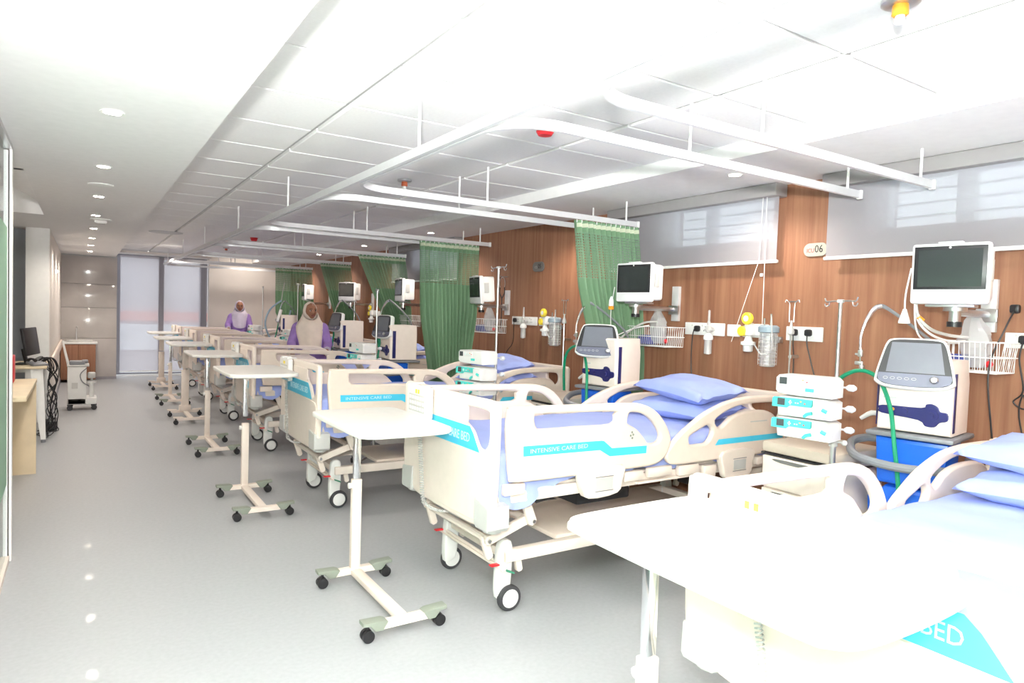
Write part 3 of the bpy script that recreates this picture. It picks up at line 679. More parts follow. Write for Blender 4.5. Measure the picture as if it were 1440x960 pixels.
# ================================================================== WALL SERVICES
SV = 'medical gas and power fittings on the timber wall'
def socket_plate(y0, y1, label, z0=1.402, z1=1.49, socks=()):
    root = thing('socket_plate', label, 'socket', (XW, (y0 + y1) / 2, (z0 + z1) / 2), group=SV); h = (y1 - y0) / 2; q = (z1 - z0) / 2
    MB().bb((-.014, -h, -q), (-.001, h, q), .004).build('face_plate', white, root)
    for s in socks:
        yy = s - (y0 + y1) / 2
        g = MB()
        for a, b in ((0, .016), (-.013, -.012), (.013, -.012)): g.box((-.0145, yy + a, b), (.002, .005, .010))
        g.build('socket_holes', black, root)
        MB().box((-.016, yy + .026, .025), (.004, .008, .013)).build('switch', lgrey, root)
    return root
def plug(y, z, label, path, col=None, n=6):
    root = thing('plug_and_cable', label, 'cable', (XW - .016, y, z), group='mains plugs on the timber wall')
    MB().box((-.02, 0, 0), (.035, .045, .045), bev=.012).build('plug', black, root)
    MB().tube([(-.03, 0, -.01)] + path, .004, 6, sm=6).build('cable', black, root)
def flowmeter(y, label):
    root = thing('flowmeter', label, 'flowmeter', (XW - .07, y, 1.45), group=SV)
    MB().lathe([(.012, .03), (.013, .05), (.009, .06), (.009, .135), (.004, .14)]).build('sight_tube', clear, root)
    MB().cyl((.06, 0, 0), (-.02, 0, 0), .014, 12).box((0, 0, 0), (.035, .035, .05), bev=.008).cyl((-.0, -.04, .0), (0, .03, 0), .012, 12).build('valve_body', lgrey, root)
    MB().lathe([(.012, -.08), (.034, -.078), (.036, -.06), (.030, -.045), (.012, -.03)]).build('cap', white, root)
    MB().lathe([(.018, -.185), (.028, -.18), (.028, -.08), (.026, -.078)]).build('bottle', clear, root)
    MB().cyl((0, 0, -.175), (0, 0, -.08), .007, 8).lathe([(.012, -.185), (.013, -.165), (.007, -.16)]).build('dip_tube', white, root)
def regulator(y, label):
    root = thing('vacuum_regulator', label, 'regulator', (XW - .07, y, 1.46), group=SV)
    MB().box((.03, -.06, -.0), (.03, .14, .08), bev=.006).box((0, -.01, 0), (.06, .07, .09), bev=.02).build('body', white, root)
    M = Matrix.Translation((-.035, -.01, .075)) @ Matrix.Rotation(radians(-90), 4, 'Y')
    d = MB().lathe([(.034, -.02), (.042, -.012), (.042, .008), (.036, .014)], n=24, M=M).build('dial', yellow, root)
    MB().lathe([(.02, .014), (.02, .016)], n=16, M=M).build('dial_face', white, d)
    MB().lathe([(.034, -.03), (.034, .0), (.028, .006)], n=20, M=Matrix.Translation((-.035, .035, -.012)) @ Matrix.Rotation(radians(-90), 4, 'Y')).build('knob', yellow, root)
    MB().lathe([(.02, -.155), (.032, -.15), (.034, -.11), (.05, -.105), (.05, -.085), (.03, -.08), (.02, -.045)]).build('filter_cup', white, root)
def suction_jar(y, label):
    root = thing('suction_jar', label, 'jar', (XW - .10, y, 1.22), group=SV)
    MB().lathe([(.045, 0), (.05, .004), (.056, .23), (.054, .23)], n=24).build('jar', clear, root)
    MB().lathe([(.06, .225), (.068, .23), (.068, .262), (.05, .275)], n=24).build('lid', mat('blue_grey_lid', (.30, .38, .44), .4), root)
    g = MB()
    for k in range(9):
        pts = [(.0585 * cos(a), .0585 * sin(a), .02 + .023 * k) for a in [2 * pi * j / 20 for j in range(20)]]; g.tube(pts, .0015, 4, closed=True)
    for k in range(8): a = 2 * pi * k / 8; g.cyl((.0585 * cos(a), .0585 * sin(a), .01), (.0585 * cos(a), .0585 * sin(a), .22), .0013, 4)
    g.build('wire_holder', steel, root)
    MB().cyl((0, 0, .01), (0, 0, .22), .012, 10).build('inner_tube', white, root)
    MB().cyl((-.02, .02, .27), (-.02, .02, .32), .006, 8).cyl((-.02, -.03, .27), (-.02, -.03, .35), .006, 8).build('nozzle', steel, root)
    MB().tube([(-.02, -.03, .34), (-.05, -.06, .25), (-.06, -.07, .12), (-.06, 0, .08), (-.06, .06, .14)], .005, 6, sm=5).build('tubing', clear, root)
    MB().bb((.05, -.05, .16), (.09, .05, .20), .004).build('wall_bracket', steel, root)
def basket(y, wd, label, z=1.30, items=True):
    root = thing('wire_basket', label, 'basket', (XW - .13, y, z), group='white wire baskets on the timber wall'); h = wd / 2; D = .10; H = .15; g = MB()
    for zz in (0, H * .5, H):
        e = .008 * (zz / H) * 3
        g.tube([(-D - e, -h - e, zz), (-D - e, h + e, zz), (D, h + e, zz), (D, -h - e, zz)], .0028, 5, closed=True)
    n = int(wd / .022)
    for k in range(n + 1):
        yy = -h + wd * k / n; g.tube([(D, yy, H), (D, yy, 0), (-D, yy, 0), (-D - .02, yy * 1.03, H)], .0020, 4)
    for k in range(1, 9): xx = -D + 2 * D * k / 9; g.tube([(xx, -h - .02, H), (xx, -h, 0), (xx, h, 0), (xx, h + .02, H)], .0020, 4)
    g.build('wire_frame', white, root)
    if items:
        link_box('folded_cuff', 'navy folded cuff in the ' + label.replace('white wire ', ''), (XW - .13, y + h * .45, z + .045), (.13, wd * .33, .075), mat('cuff_navy', (.05, .07, .30), .7), .02)
        b = thing('plastic_bag', 'crumpled clear bag in the ' + label.replace('white wire ', ''), 'bag', (XW - .12, y - h * .1, z + .01)); mb = MB(); rnd = random.Random(int(y * 10))
        rings = []
        for k in range(9):
            t = k / 8; rr = (.06 * sin(pi * min(1, t * .8 + .12)) + .012) * (1 - .3 * t); rings.append([(rr * cos(a) * (1 + .25 * rnd.uniform(-1, 1)), rr * 1.2 * sin(a) * (1 + .25 * rnd.uniform(-1, 1)) + .02 * t, .01 + t * .27) for a in [2 * pi * j / 12 for j in range(12)]])
        mb.loft(rings).build('bag_film', bag_m, b, ang=20)
        MB().sph((0, -h * .4, .03), .018, 8).build('red_tag', red, b)
def link_box(name, label, c, d, m, bev, rz=0):
    o = MB().box((0, 0, 0), d, bev=bev).build(name, m); o.location = c; o.rotation_euler = (0, 0, rz); o['label'] = label; o['category'] = 'cuff' if 'cuff' in name else name.split('_')[-1]; return o
def wall_mount(y, x1, y1, z1, label):  # vertical wall channel + arm to the monitor
    root = thing('wall_bracket', label, 'bracket', (XW, y, 1.50), group='monitor arms on the timber wall')
    MB().bb((-.03, -.035, 0), (-.001, .035, .27), .003).build('wall_channel', alu, root)
    MB().bb((-.05, -.05, .05), (-.03, .05, .12), .005).build('carriage', steel, root)
    zz = z1 - 1.50; ex, ey = x1 - XW, y1 - y
    MB().tube([(-.045, 0, .09), (ex, ey, .09)], .018, 8).build('arm_tube', steel, root)
    MB().cyl((ex, ey, .04), (ex, ey, zz - .02), .026, 14).cyl((ex, ey, zz - .03), (ex, ey, zz - .012), .05, 16).build('swivel', steel, root)
    MB().cyl((ex, ey, .02), (ex, ey, .045), .032, 14).build('lock_ring', black, root)
def monitor(x, y, z, rz, label, tilt=0, ecg=False):   # z = bottom; front faces local -y
    root = thing('patient_monitor', label, 'monitor', (x, y, z), rz, 'patient monitors on wall arms'); root.rotation_euler = (tilt, 0, rz)
    W, H, D = .158, .285, .075
    MB().bb((-W, -D, 0), (W, -D + .045, H), .014).build('front_housing', white, root)
    MB().bb((-W + .015, -D + .04, .015), (W - .012, D + .02, H - .01), .02).build('rear_housing', white, root)
    b = MB().bb((-W + .012, -D - .002, .068), (W - .012, -D + .004, H - .014), .006).build('bezel', black, root)
    MB().bb((-W + .030, -D - .003, .082), (W - .030, -D - .001, H - .030)).build('display', screen, b)
    MB().cyl((0, -D - .004, H - .022), (0, -D - .001, H - .022), .005, 10).build('alarm_lamp', white, b)
    MB().bb((-.05, -D - .002, H - .002), (.05, -D + .03, H + .006), .003).build('carry_handle', white, root)
    MB().box((W - .004, 0, .16), (.006, .05, .10), bev=.002).build('side_port', lgrey, root)
    MB().bb((-.10, -.04, -.012), (.10, .05, .001), .004).build('mount_plate', steel, root)
    return root
# the nearest set (behind the big ventilator)
socket_plate(1.16, 1.475, 'white wall plate with a small black plug, cut by the right edge', 1.425, 1.502, (1.25, 1.40))
plug(1.385, 1.468, 'small black plug whose cable loops once on its way down, rightmost', [(-.03, .01, -.1), (-.02, -.01, -.25), (-.015, .03, -.31), (-.015, -.02, -.34), (-.015, -.01, -.27), (-.02, 0, -.38), (-.02, -.06, -.7), (-.02, -.05, -1.2)])
basket(1.57, .30, 'white wire basket right of the big ventilator')
wall_mount(1.55, 3.48, 1.52, 1.625, 'steel arm carrying the nearest monitor at the upper right')
monitor(3.46, 1.53, 1.625, radians(-78), 'large white patient monitor with a black screen at the upper right, nearest')
# second set
socket_plate(2.46, 2.72, 'white double wall plate holding two black plugs', 1.40, 1.492)
for yy, l, d in ((2.645, 'left black plug of the pair right of the suction jar', .0), (2.545, 'right black plug of the pair right of the suction jar', -.09)):
    plug(yy, 1.455, l, [(-.025, 0, -.08), (-.01, d * .3, -.2), (-.01, d, -.45), (-.01, d - .02, -1.1)])
suction_jar(2.79, 'clear suction jar in a wire holder left of the two black plugs')
socket_plate(2.84, 3.065, 'white gas outlet plate behind the yellow-dialled regulator', 1.405, 1.485, (2.9,))
regulator(2.97, 'white vacuum regulator with yellow dial and knob, right of the blank plate')
socket_plate(3.09, 3.20, 'small blank white wall plate left of the yellow-dialled regulator', 1.405, 1.49)
socket_plate(3.225, 3.60, 'long white wall plate with sockets behind the flowmeter', 1.402, 1.495, (3.40, 3.5))
flowmeter(3.32, 'clear flowmeter with white bottle, right of the second basket')
basket(3.79, .38, 'white wire basket below the second monitor')
wall_mount(3.70, 3.45, 3.66, 1.625, 'steel arm carrying the second monitor beside the green curtain')
monitor(3.44, 3.62, 1.63, radians(-80), 'white patient monitor in front of the nearest green curtain, second')
plug(3.46, 1.45, 'black plug with a cable hanging below the second basket', [(-.02, .04, -.05), (-.01, .05, -.3), (-.01, 0, -.6), (-.01, .0, -1.0)])
# third set
socket_plate(5.60, 6.07, 'long white wall plate under the dark room sign', 1.402, 1.49, (5.7, 5.95))
plug(5.98, 1.45, 'black plug in the plate beside the hanging stethoscope', [(-.03, .0, -.1), (-.02, .03, -.25), (-.01, .2, -.42), (-.01, .3, -.9)])
flowmeter(5.76, 'clear flowmeter below the dark room sign')
socket_plate(5.46, 5.56, 'small blank white plate left of the second yellow-dialled regulator', 1.402, 1.49)
regulator(5.37, 'white vacuum regulator with yellow dial, left of the second suction jar')
suction_jar(5.17, 'clear suction jar in a wire holder left of the second ventilator')
basket(6.38, .44, 'white wire basket below the tilted monitor')
wall_mount(6.17, 3.50, 6.02, 1.60, 'steel arm carrying the tilted monitor')
monitor(3.48, 5.98, 1.61, radians(-99), 'white patient monitor tilted toward the left, third along the wall', radians(4))
# fourth and further
basket(8.55, .40, 'white wire basket half hidden by the second green curtain', items=False)
wall_mount(8.1, 3.45, 7.92, 1.62, 'steel arm carrying the monitor in front of the swept curtain')
monitor(3.43, 7.86, 1.63, radians(-96), 'small white patient monitor in front of the diagonally swept curtain')
socket_plate(9.9, 10.3, 'short white wall plate behind the third drip stand', 1.40, 1.49)
regulator(10.1, 'yellow-dialled vacuum regulator seen past the third ventilator')
wall_mount(10.2, 3.5, 10.05, 1.62, 'steel arm of the monitor left of the swept curtain')
monitor(3.46, 10.0, 1.63, radians(-60), 'small patient monitor with a grey screen at the left edge of the swept curtain')
wall_mount(12.4, 3.5, 12.2, 1.62, 'steel arm of the farthest monitor')
monitor(3.42, 12.15, 1.64, radians(-97), 'farthest patient monitor, above the nurse in the cream scarf')
# ECG leads of the nearest monitor
def leads(label, x, y, z, pathset, plugc=True):
    root = thing('monitor_leads', label, 'cables', (x, y, z))
    for p, r_, m in pathset: MB().tube(p, r_, 6, sm=6).build('lead', m, root)
    return root
l1 = leads('bundle of grey leads hanging from the nearest monitor into the basket', 3.40, 1.68, 1.75, [
    ([(0, .01, .05), (-.02, .02, -.08), (-.02, .02, -.16)], .004, paint),
    ([(.03, .0, -.05), (.04, -.01, -.17), (.08, -.05, -.24), (.2, -.08, -.27), (.32, -.12, -.28)], .008, lgrey),
    ([(.03, .0, -.08), (.05, -.01, -.20), (.1, -.05, -.27), (.22, -.08, -.30), (.34, -.10, -.30)], .006, paint),
    ([(.03, .0, -.02), (.02, -.01, -.20), (.05, -.03, -.29), (.18, -.06, -.31), (.33, -.08, -.31)], .004, paint),
    ([(.36, -.02, -.3), (.37, 0, -.5), (.36, .01, -.62)], .004, paint), ([(.38, -.03, -.3), (.39, -.02, -.5), (.375, .0, -.63)], .004, paint)])
MB().lathe([(.008, .04), (.014, .02), (.026, -.02), (.026, -.03)], (-.02, .02, -.19)).build('lead_plug', paint, l1)
MB().sph((.365, .01, -.65), .016, 8).build('green_tip', mat('lime_tip', (.35, .6, .15), .5), l1); MB().sph((.378, .0, -.63), .013, 8).build('yellow_tip', yellow, l1)
MB().cyl((.045, -.012, -.185), (.06, -.03, -.205), .011, 8).build('orange_clip', orange, l1)
plug(1.43, 1.62, 'long black cable falling from the nearest monitor arm past the basket', [(-.12, .0, -.1), (-.22, .02, -.3), (-.20, .0, -.6), (-.15, -.02, -.9), (-.1, 0, -1.2)])
l2 = leads('coiled grey hose and leads hanging on the nearest green curtain', 3.36, 3.80, 1.62, [
    ([(.0, .0, .12), (-.01, .02, -.05), (.0, .02, -.2), (.03, .0, -.27)], .003, paint),
    ([(.05 + .075 * cos(a) + .002 * a, .0 + .03 * cos(a) + .002 * a, -.34 + .085 * sin(a)) for a in [k * .5 for k in range(46)]], .0075, lgrey),
    ([(.07, 0, -.27), (.18, .0, -.20), (.3, -.02, -.14), (.42, -.05, -.13)], .008, lgrey), ([(.05, 0, -.24), (.2, .0, -.19), (.35, -.02, -.16)], .005, paint)])
MB().lathe([(.006, .05), (.018, .02), (.020, -.02), (.01, -.03)], (-.01, .02, -.0)).build('lead_plug', paint, l2)
MB().box((-.01, .02, -.035), (.03, .035, .03), bev=.006).build('orange_clip', orange, l2)
# room signs
def sign(y, z, num, base, lk, lr, label, w_=.165, h_=.085):
    root = thing('room_sign', label, 'sign', (XW, y, z))
    plate(rrect(-w_ / 2, -h_ / 2, w_ / 2, h_ / 2, h_ / 2 - .001, 8), t=.012, bev=.003, M=frame_M((-.008, 0, 0), (0, -1, 0), (0, 0, 1))).build('sign_plate', base, root)
    text('ICU', .038, frame_M((-.0148, .060, -.006), (0, -1, 0), (0, 0, 1)), sx=.85).build('lettering', lr, root)
    text(num, .068, frame_M((-.0148, .004, .002), (0, -1, 0), (0, 0, 1)), sx=.85).build('number', lk, root)
sign(2.54, 1.985, '06', mat('sign_silver', (.42, .40, .34), .4), letter_k, letter_r, 'oval silver room sign reading ICU 06')
sign(5.61, 2.005, '05', mat('sign_dark_steel', (.16, .15, .14), .4), letter_k, mat('grey_lettering', (.35, .33, .31), .5), 'dark oval room sign reading ICU 05', .2, .10)

# ================================================================== DRIP STANDS AND PUMPS
def iv_pole(x, y, top, label, rz=0, low=.03, arms=True):
    root = thing('drip_stand', label, 'stand', (x, y, 0), rz, 'chrome drip stands between the beds')
    MB().cyl((0, 0, .09), (0, 0, .95), .0135, 12).build('lower_tube', steel, root)
    MB().cyl((0, 0, .95), (0, 0, top), .009, 12).build('upper_tube', steel, root)
    MB().cyl((0, 0, .93), (0, 0, .98), .02, 12).cyl((0, 0, .955), (.05, 0, .955), .006, 8).sph((.055, 0, .955), .014, 8).build('clamp_knob', lgrey, root)
    b = MB(); c_ = MB()
    for k in range(5):
        a = 2 * pi * k / 5 + .3; b.tube([(0, 0, .10), (.06 * cos(a), .06 * sin(a), .098), (.21 * cos(a), .21 * sin(a), .07)], [.016, .014, .010], 8)
        c_.cyl((.21 * cos(a), .21 * sin(a) - .01, .025), (.21 * cos(a), .21 * sin(a) + .01, .025), .025, 14).cyl((.21 * cos(a), .21 * sin(a), .03), (.21 * cos(a), .21 * sin(a), .075), .006, 6)
    b.build('star_base', steel, root); c_.build('caster', black, root)
    for s in (-1, 1):
        MB().tube([(0, 0, top), (.06 * s, -.03 * s, top + .0), (.105 * s, -.055 * s, top - .002), (.118 * s, -.06 * s, top + .016)], .0035, 6, sm=3).tube([(.085 * s, -.045 * s, top), (.09 * s, -.05 * s, top - .02), (.105 * s, -.05 * s, top - .024), (.118 * s, -.06 * s, top - .012)], .003, 6, sm=3).build('hook', steel, root)
    MB().box((0, 0, top), (.03, .02, .016), bev=.004).build('hook_hub', lgrey, root)
    return root
def pump(x, y, z, rz, label, teal=True):   # front faces local -y, pole at local (+.06, +.12)
    root = thing('infusion_pump', label, 'pump', (x, y, z), rz, 'infusion pumps clamped on drip stands'); root.scale = (.9, .9, .92)
    W = .145
    out = [(-W, .022), (-W + .015, .005), (-.02, .0), (W, .0), (W, .085), (W - .02, .103), (-W + .015, .103), (-W, .088)]
    if teal: out = [(-W + .02, .0), (W, .0), (W, .085), (W - .03, .100), (-W + .02, .100), (-W + .012, .05)]
    plate(out, t=.17, bev=.010, M=frame_M((0, .01, 0), (1, 0, 0), (0, 0, 1)), res=2).build('housing', white, root)
    if teal:
        p = plate([(-W - .008, .045), (-W + .07, .045), (-W + .085, .058), (.05, .058), (.055, .066), (.055, .096), (-W, .096), (-W - .008, .088)], t=.02, bev=.004, M=frame_M((0, -.082, 0), (1, 0, 0), (0, 0, 1))).build('control_panel', cyan_s, root)
        MB().tube([(.015, -.082, .008), (.03, -.085, .022), (.055, -.084, .030)], .009, 8, sm=4).build('lever', cyan_s, root)
        plate([(.062, .004), (W + .006, .004), (W + .012, .05), (W, .092), (.062, .092)], t=.05, bev=.008, M=frame_M((0, -.075, 0), (1, 0, 0), (0, 0, 1))).build('drive_head', white, root)
        MB().tube([(.11, -.10, .055), (.135, -.10, .045)], .010, 8).build('side_lever', cyan_s, root)
    else:
        p = plate(rrect(-W + .015, .055, .03, .095, .006), t=.006, bev=.001, M=frame_M((0, -.075, 0), (1, 0, 0), (0, 0, 1))).build('control_panel', paint, root)
        MB().box((.035, -.077, .035), (.045, .006, .018), bev=.002).build('door_catch', cyan_s, root)
    yy = -.0925 if teal else -.0785
    MB().bb((-W + .022, yy - .002, .056), (-W + .062, yy + .001, .092), .001).build('display', mat('pump_display', (.07, .08, .085), .25), p)
    kk = MB()
    for dx, dz in ((.085, .075), (.095, .075), (.09, .083), (.09, .067), (.118, .074), (.13, .074)): kk.box((-W + dx, yy, dz), (.007, .003, .006))
    kk.build('keys', mat('pale_keys', (.7, .85, .82), .4), p)
    MB().box((.0, yy, .083), (.008, .003, .005)).build('amber_key', orange, p); MB().box((.02, yy, .074), (.008, .003, .006)).build('red_key', red, p)
    MB().bb((.03, .09, .03), (.10, .125, .07), .006).build('pole_clamp', lgrey, root)
    MB().lathe([(.008, .0), (.017, .012), (.018, .035), (.008, .05)], M=Matrix.Translation((.15, .115, .05)) @ Matrix.Rotation(radians(90), 4, 'Y')).cyl((.06, .115, .05), (.16, .115, .05), .005, 8).build('clamp_handle', mat('pale_knob', (.7, .71, .75), .4), root)
    return root
# stand: x, y, top, pump z list
IV = [(3.03, 1.82, 1.625, [1.170, 1.07, .970], 'chrome drip stand before the nearest cabinet, carrying three pumps at right'),
      (2.53, 4.12, 1.845, [1.145, 1.03, .925], 'chrome drip stand with a stethoscope hanging beside it, second from the camera'),
      (2.41, 6.16, 1.70, [1.09, .985], 'chrome drip stand in front of the diagonally swept curtain'),
      (3.12, 8.80, 1.62, [1.0, .90], 'thin drip stand in front of the dark tapering curtain, right of the cream-scarfed nurse'),
      (2.92, 10.9, 1.88, [1.05, .94], 'thin drip stand rising just behind the cream-scarfed nurse'),
      (2.79, 12.78, 1.86, [1.06, .96, .86], 'farthest drip stand, right of the nurse by the end wall')]
first = True; proto = {}
for i, (x, y, top, zs, lab) in enumerate(IV):
    iv_pole(x, y, top, lab, radians(-90 + 20 * (i % 2)))
    for j, z in enumerate(zs):
        l = ('top', 'middle', 'bottom')[j] if len(zs) == 3 else ('upper', 'lower')[j]
        l2_ = ['right of the central bed, nearest the camera', 'before the tilted monitor, second from the camera', 'on the stand before the swept curtain', 'right of the cream-scarfed nurse', 'behind the cream-scarfed nurse', 'right of the nurse by the end wall'][i]
        l_ = '%s infusion pump of the stack %s' % (l, l2_)
        teal = j > 0; px_ = x - .12; py_ = y + .065
        if teal in proto: copy_tree(proto[teal], loc=(px_, py_, z), label=l_)
        else: proto[teal] = pump(px_, py_, z, radians(-78), l_, teal)
def thin_stand(x, y, top, label):
    root = thing('thin_stand', label, 'stand', (x, y, 0), group='thin wall-side stands')
    MB().cyl((0, 0, .02), (0, 0, top - .1), .006, 10).build('pole', steel, root)
    MB().lathe([(.005, -.09), (.02, -.085), (.022, -.07), (.008, -.03), (.006, 0)], (0, 0, top - .02)).build('cone_collar', lgrey, root)
    g = MB().cyl((0, -.03, top + .10), (0, .03, top + .10), .004, 6)
    for s in (-1, 1): g.tube([(0, .016 * s, top - .03), (0, .018 * s, top + .08), (0, .03 * s, top + .10), (0, .045 * s, top + .11), (0, .05 * s, top + .095)], .003, 6, sm=3)
    g.build('hook', steel, root); MB().lathe([(.12, .01), (.12, .02), (.02, .035)]).build('foot', steel, root)
    MB().cyl((0, 0, top - .25), (.08, 0, top - .25), .012, 10).build('side_clamp', steel, root)
thin_stand(3.78, 2.40 + .19, 1.55, 'thin stand with a hook right of the nearest suction jar')
thin_stand(3.66, 4.80, 1.55, 'thin stand with a hook beside the second suction jar')
# stethoscope
st = thing('stethoscope', 'dark stethoscope hanging from the wall rod beside the second drip stand', 'stethoscope', (3.86, 6.20, 1.86))
MB().tube([(-.0, .045, -.06), (-.0, .055, -.02), (0, .04, .03), (0, 0, .05), (0, -.04, .03), (0, -.055, -.02), (0, -.045, -.06)], .004, 6, sm=5).build('ear_tubes', steel, st)
MB().tube([(0, .045, -.06), (0, .05, -.12), (0, .01, -.17), (0, 0, -.2), (0, 0, -.5)], .006, 6, sm=5).tube([(0, -.045, -.06), (0, -.05, -.12), (0, -.01, -.17)], .006, 6, sm=5).build('rubber_tube', rubber, st)
MB().cyl((0, 0, -.53), (.012, 0, -.53), .022, 14).build('chest_piece', steel, st)
MB().cyl((.07, 0, .06), (-.03, 0, .06), .004, 6).build('wall_hook', steel, st)

# ================================================================== VENTILATORS
def ventilator(x, y, rz, hz, label, hose=True, hx=0):
    root = thing('ventilator', label, 'ventilator', (x, y, 0), rz, 'ventilators between the beds')
    # cart
    MB().bb((-.19, -.20, .975), (.19, .17, .998), .008).build('tray', mgrey, root)
    MB().bb((-.06, .02, .12), (.06, .10, .97), .01).build('cart_column', paint, root)
    bb_ = plate([(-.14, .74), (.15, .74), (.165, .97), (-.155, .97)], t=.22, bev=.02, M=frame_M((0, -.06, 0), (1, 0, 0), (0, 0, 1))).build('blue_cover', royal, root)
    plate([(-.15, .22), (.15, .22), (.17, .64), (.15, .73), (-.10, .73), (-.18, .66)], t=.24, bev=.02, M=frame_M((0, -.05, 0), (1, 0, 0), (0, 0, 1))).build('lower_cover', royal, root)
    plate([(-.16, .10), (.16, .10), (.18, .50), (.0, .44), (-.19, .56)], t=.25, bev=.02, M=frame_M((0, -.055, 0), (1, 0, 0), (0, 0, 1))).build('front_cover', paint, root)
    MB().tube([(.19, .10, .87), (.23, -.05, .87), (.20, -.22, .86), (.0, -.29, .85), (-.20, -.27, .87), (-.28, -.12, .91), (-.25, .0, .925), (-.18, .03, .925)], .021, 10, sm=5).build('push_handle', mgrey, root)
    b = MB()
    for sx in (-1, 1):
        for sy in (-1, 1): b.tube([(0, .02, .11), (.2 * sx, .20 * sy, .09)], [.03, .018], 8).cyl((.2 * sx, .20 * sy - .012, .035), (.2 * sx, .20 * sy + .012, .035), .035, 16)
    b.build('wheel_base', mgrey, root)
    # body
    body = plate([(-.155, 1.005), (.165, 1.005), (.165, 1.25), (.155, 1.36), (-.135, 1.36), (-.15, 1.25)], t=.30, bev=.014, M=frame_M((0, -.01, 0), (1, 0, 0), (0, 0, 1)), res=2).build('body', cream_l, root)
    plate(sm2([(-.13, 1.125), (.04, 1.13), (.06, 1.148), (.085, 1.153), (.11, 1.14), (.12, 1.12), (.15, 1.115), (.152, 1.08), (.12, 1.068), (.10, 1.045), (.06, 1.045), (.03, 1.07), (-.13, 1.085), (-.145, 1.105)], 3), t=.012, bev=.003, M=frame_M((0, -.162, 0), (1, 0, 0), (0, 0, 1))).build('port_panel', navy, body)
    MB().cyl((.085, -.175, 1.10), (.085, -.165, 1.10), .032, 18).cyl((.085, -.185, 1.10), (.085, -.17, 1.10), .014, 14).build('gas_port', navy, body)
    MB().cyl((-.03, -.175, 1.105), (-.03, -.165, 1.105), .016, 14).build('gas_port', navy, body)
    MB().cyl((-.08, -.173, 1.11), (-.08, -.168, 1.11), .008, 10).build('orange_port', orange, body)
    MB().bb((-.13, -.1625, 1.160), (-.07, -.1605, 1.170)).build('small_label', lgrey, body)
    for s in (-1, 1): MB().bb((.1655 * s - .002, -.13, 1.02), (.1655 * s + .002, -.095, 1.30), .001).build('side_stripe', navy, body)
    # head
    hd = MB()
    M = Matrix.Translation((hx, -.165, 1.335)) @ Matrix.Rotation(hz, 4, 'Z') @ Matrix.Rotation(radians(-14), 4, 'X') @ Matrix(((1, 0, 0, 0), (0, 0, -1, 0), (0, 1, 0, 0), (0, 0, 0, 1))) @ Matrix.Diagonal((.87, .80, 1, 1))
    o1 = sm2([(-.185, -.125), (-.192, -.09), (-.17, .03), (-.145, .125), (-.11, .152), (0, .157), (.11, .152), (.145, .125), (.17, .03), (.192, -.09), (.185, -.125), (.13, -.150), (0, -.158), (-.13, -.150)], 4)
    h_ = plate(o1, t=.05, bev=.016, M=M, res=3).build('screen_housing', white, root)
    sc_ = lambda k, pts: [(a * k, b * k) for a, b in pts]
    plate([(a * .925, b * .915) for a, b in o1], t=.004, bev=.001, M=M @ Matrix.Translation((0, 0, .0255))).build('bezel', black, h_)
    plate([(-.128, -.062), (.150, -.062), (.122, .122), (-.108, .122)], t=.002, bev=.0004, M=M @ Matrix.Translation((-.008, .002, .0285))).build('display', vscreen, h_)
    lo = [(-.171, -.066), (.171, -.066), (.176, -.09), (.168, -.117), (.12, -.136), (0, -.144), (-.12, -.136), (-.168, -.117), (-.176, -.09)]
    plate(lo, t=.003, bev=.0006, M=M @ Matrix.Translation((0, 0, .0285))).build('key_strip', slate, h_)
    kb = MB()
    for i in range(5):
        c_ = M @ Vector((-.135 + .034 * i, -.098, .031)); kb.tube([M @ Vector((-.135 + .034 * i + .011 * cos(a), -.098 + .007 * sin(a), .031)) for a in [2 * pi * j / 12 for j in range(12)]], .001, 4, closed=True)
    kb.build('keys', lgrey, h_)
    MB().lathe([(.018, 0), (.021, .006), (.021, .014), (.014, .020)], n=20, M=M @ Matrix.Translation((.095, -.098, .029))).build('knob', steel, h_)
    MB().bb((-.05, -.15, 1.27), (.05, -.05, 1.32), .01).build('head_mount', lgrey, root)
    # support arm and hose
    if hose:
        MB().tube([(.10, .16, 1.10), (.05, .12, 1.37), (-.06, .06, 1.50), (-.17, -.02, 1.60), (-.20, -.04, 1.615)], [.008, .008, .008, .009, .013], 8, sm=3).build('arm_rod', mgrey, root)
        MB().tube([(-.20, -.04, 1.615), (-.225, -.06, 1.60), (-.25, -.09, 1.54), (-.265, -.11, 1.46), (-.262, -.12, 1.40), (-.26, -.12, 1.385)], [.014, .013, .009, .007, .007, .010], 8, sm=5).build('gooseneck', chrome, root)
        MB().box((-.26, -.12, 1.37), (.022, .022, .035), bev=.004).cyl((-.285, -.12, 1.365), (-.26, -.12, 1.365), .006, 8).cyl((-.26, -.12, 1.33), (-.26, -.12, 1.36), .004, 6).box((-.265, -.12, 1.32), (.04, .02, .02), bev=.005).box((-.25, -.12, 1.298), (.02, .035, .03), bev=.006).build('hose_clip', steel, root)
        MB().tube([(-.43, -.05, .92), (-.42, -.07, 1.10), (-.37, -.10, 1.22), (-.26, -.13, 1.282), (-.16, -.15, 1.25), (-.09, -.18, 1.12), (-.05, -.22, .95), (-.01, -.26, .75), (.02, -.3, .5), (.06, -.26, .33)], .0105, 10, sm=7).build('green_hose', green_h, root)
        MB().tube([(-.16, -.05, 1.06), (-.21, -.06, 1.065), (-.26, -.07, 1.03)], [.012, .014, .010], 8, sm=3).build('side_spout', lgrey, root)
    return root
ventilator(3.52, 1.66, radians(-80), radians(12), 'large white and blue ventilator with a green hose at the right, nearest the camera', hx=.005)
ventilator(3.36, 3.80, radians(-80), radians(30), 'white ventilator turned to the camera in front of the nearest green curtain, second', True)
ventilator(2.80, 6.52, radians(-92), radians(14), 'ventilator seen edge-on in front of the diagonally swept curtain, third')
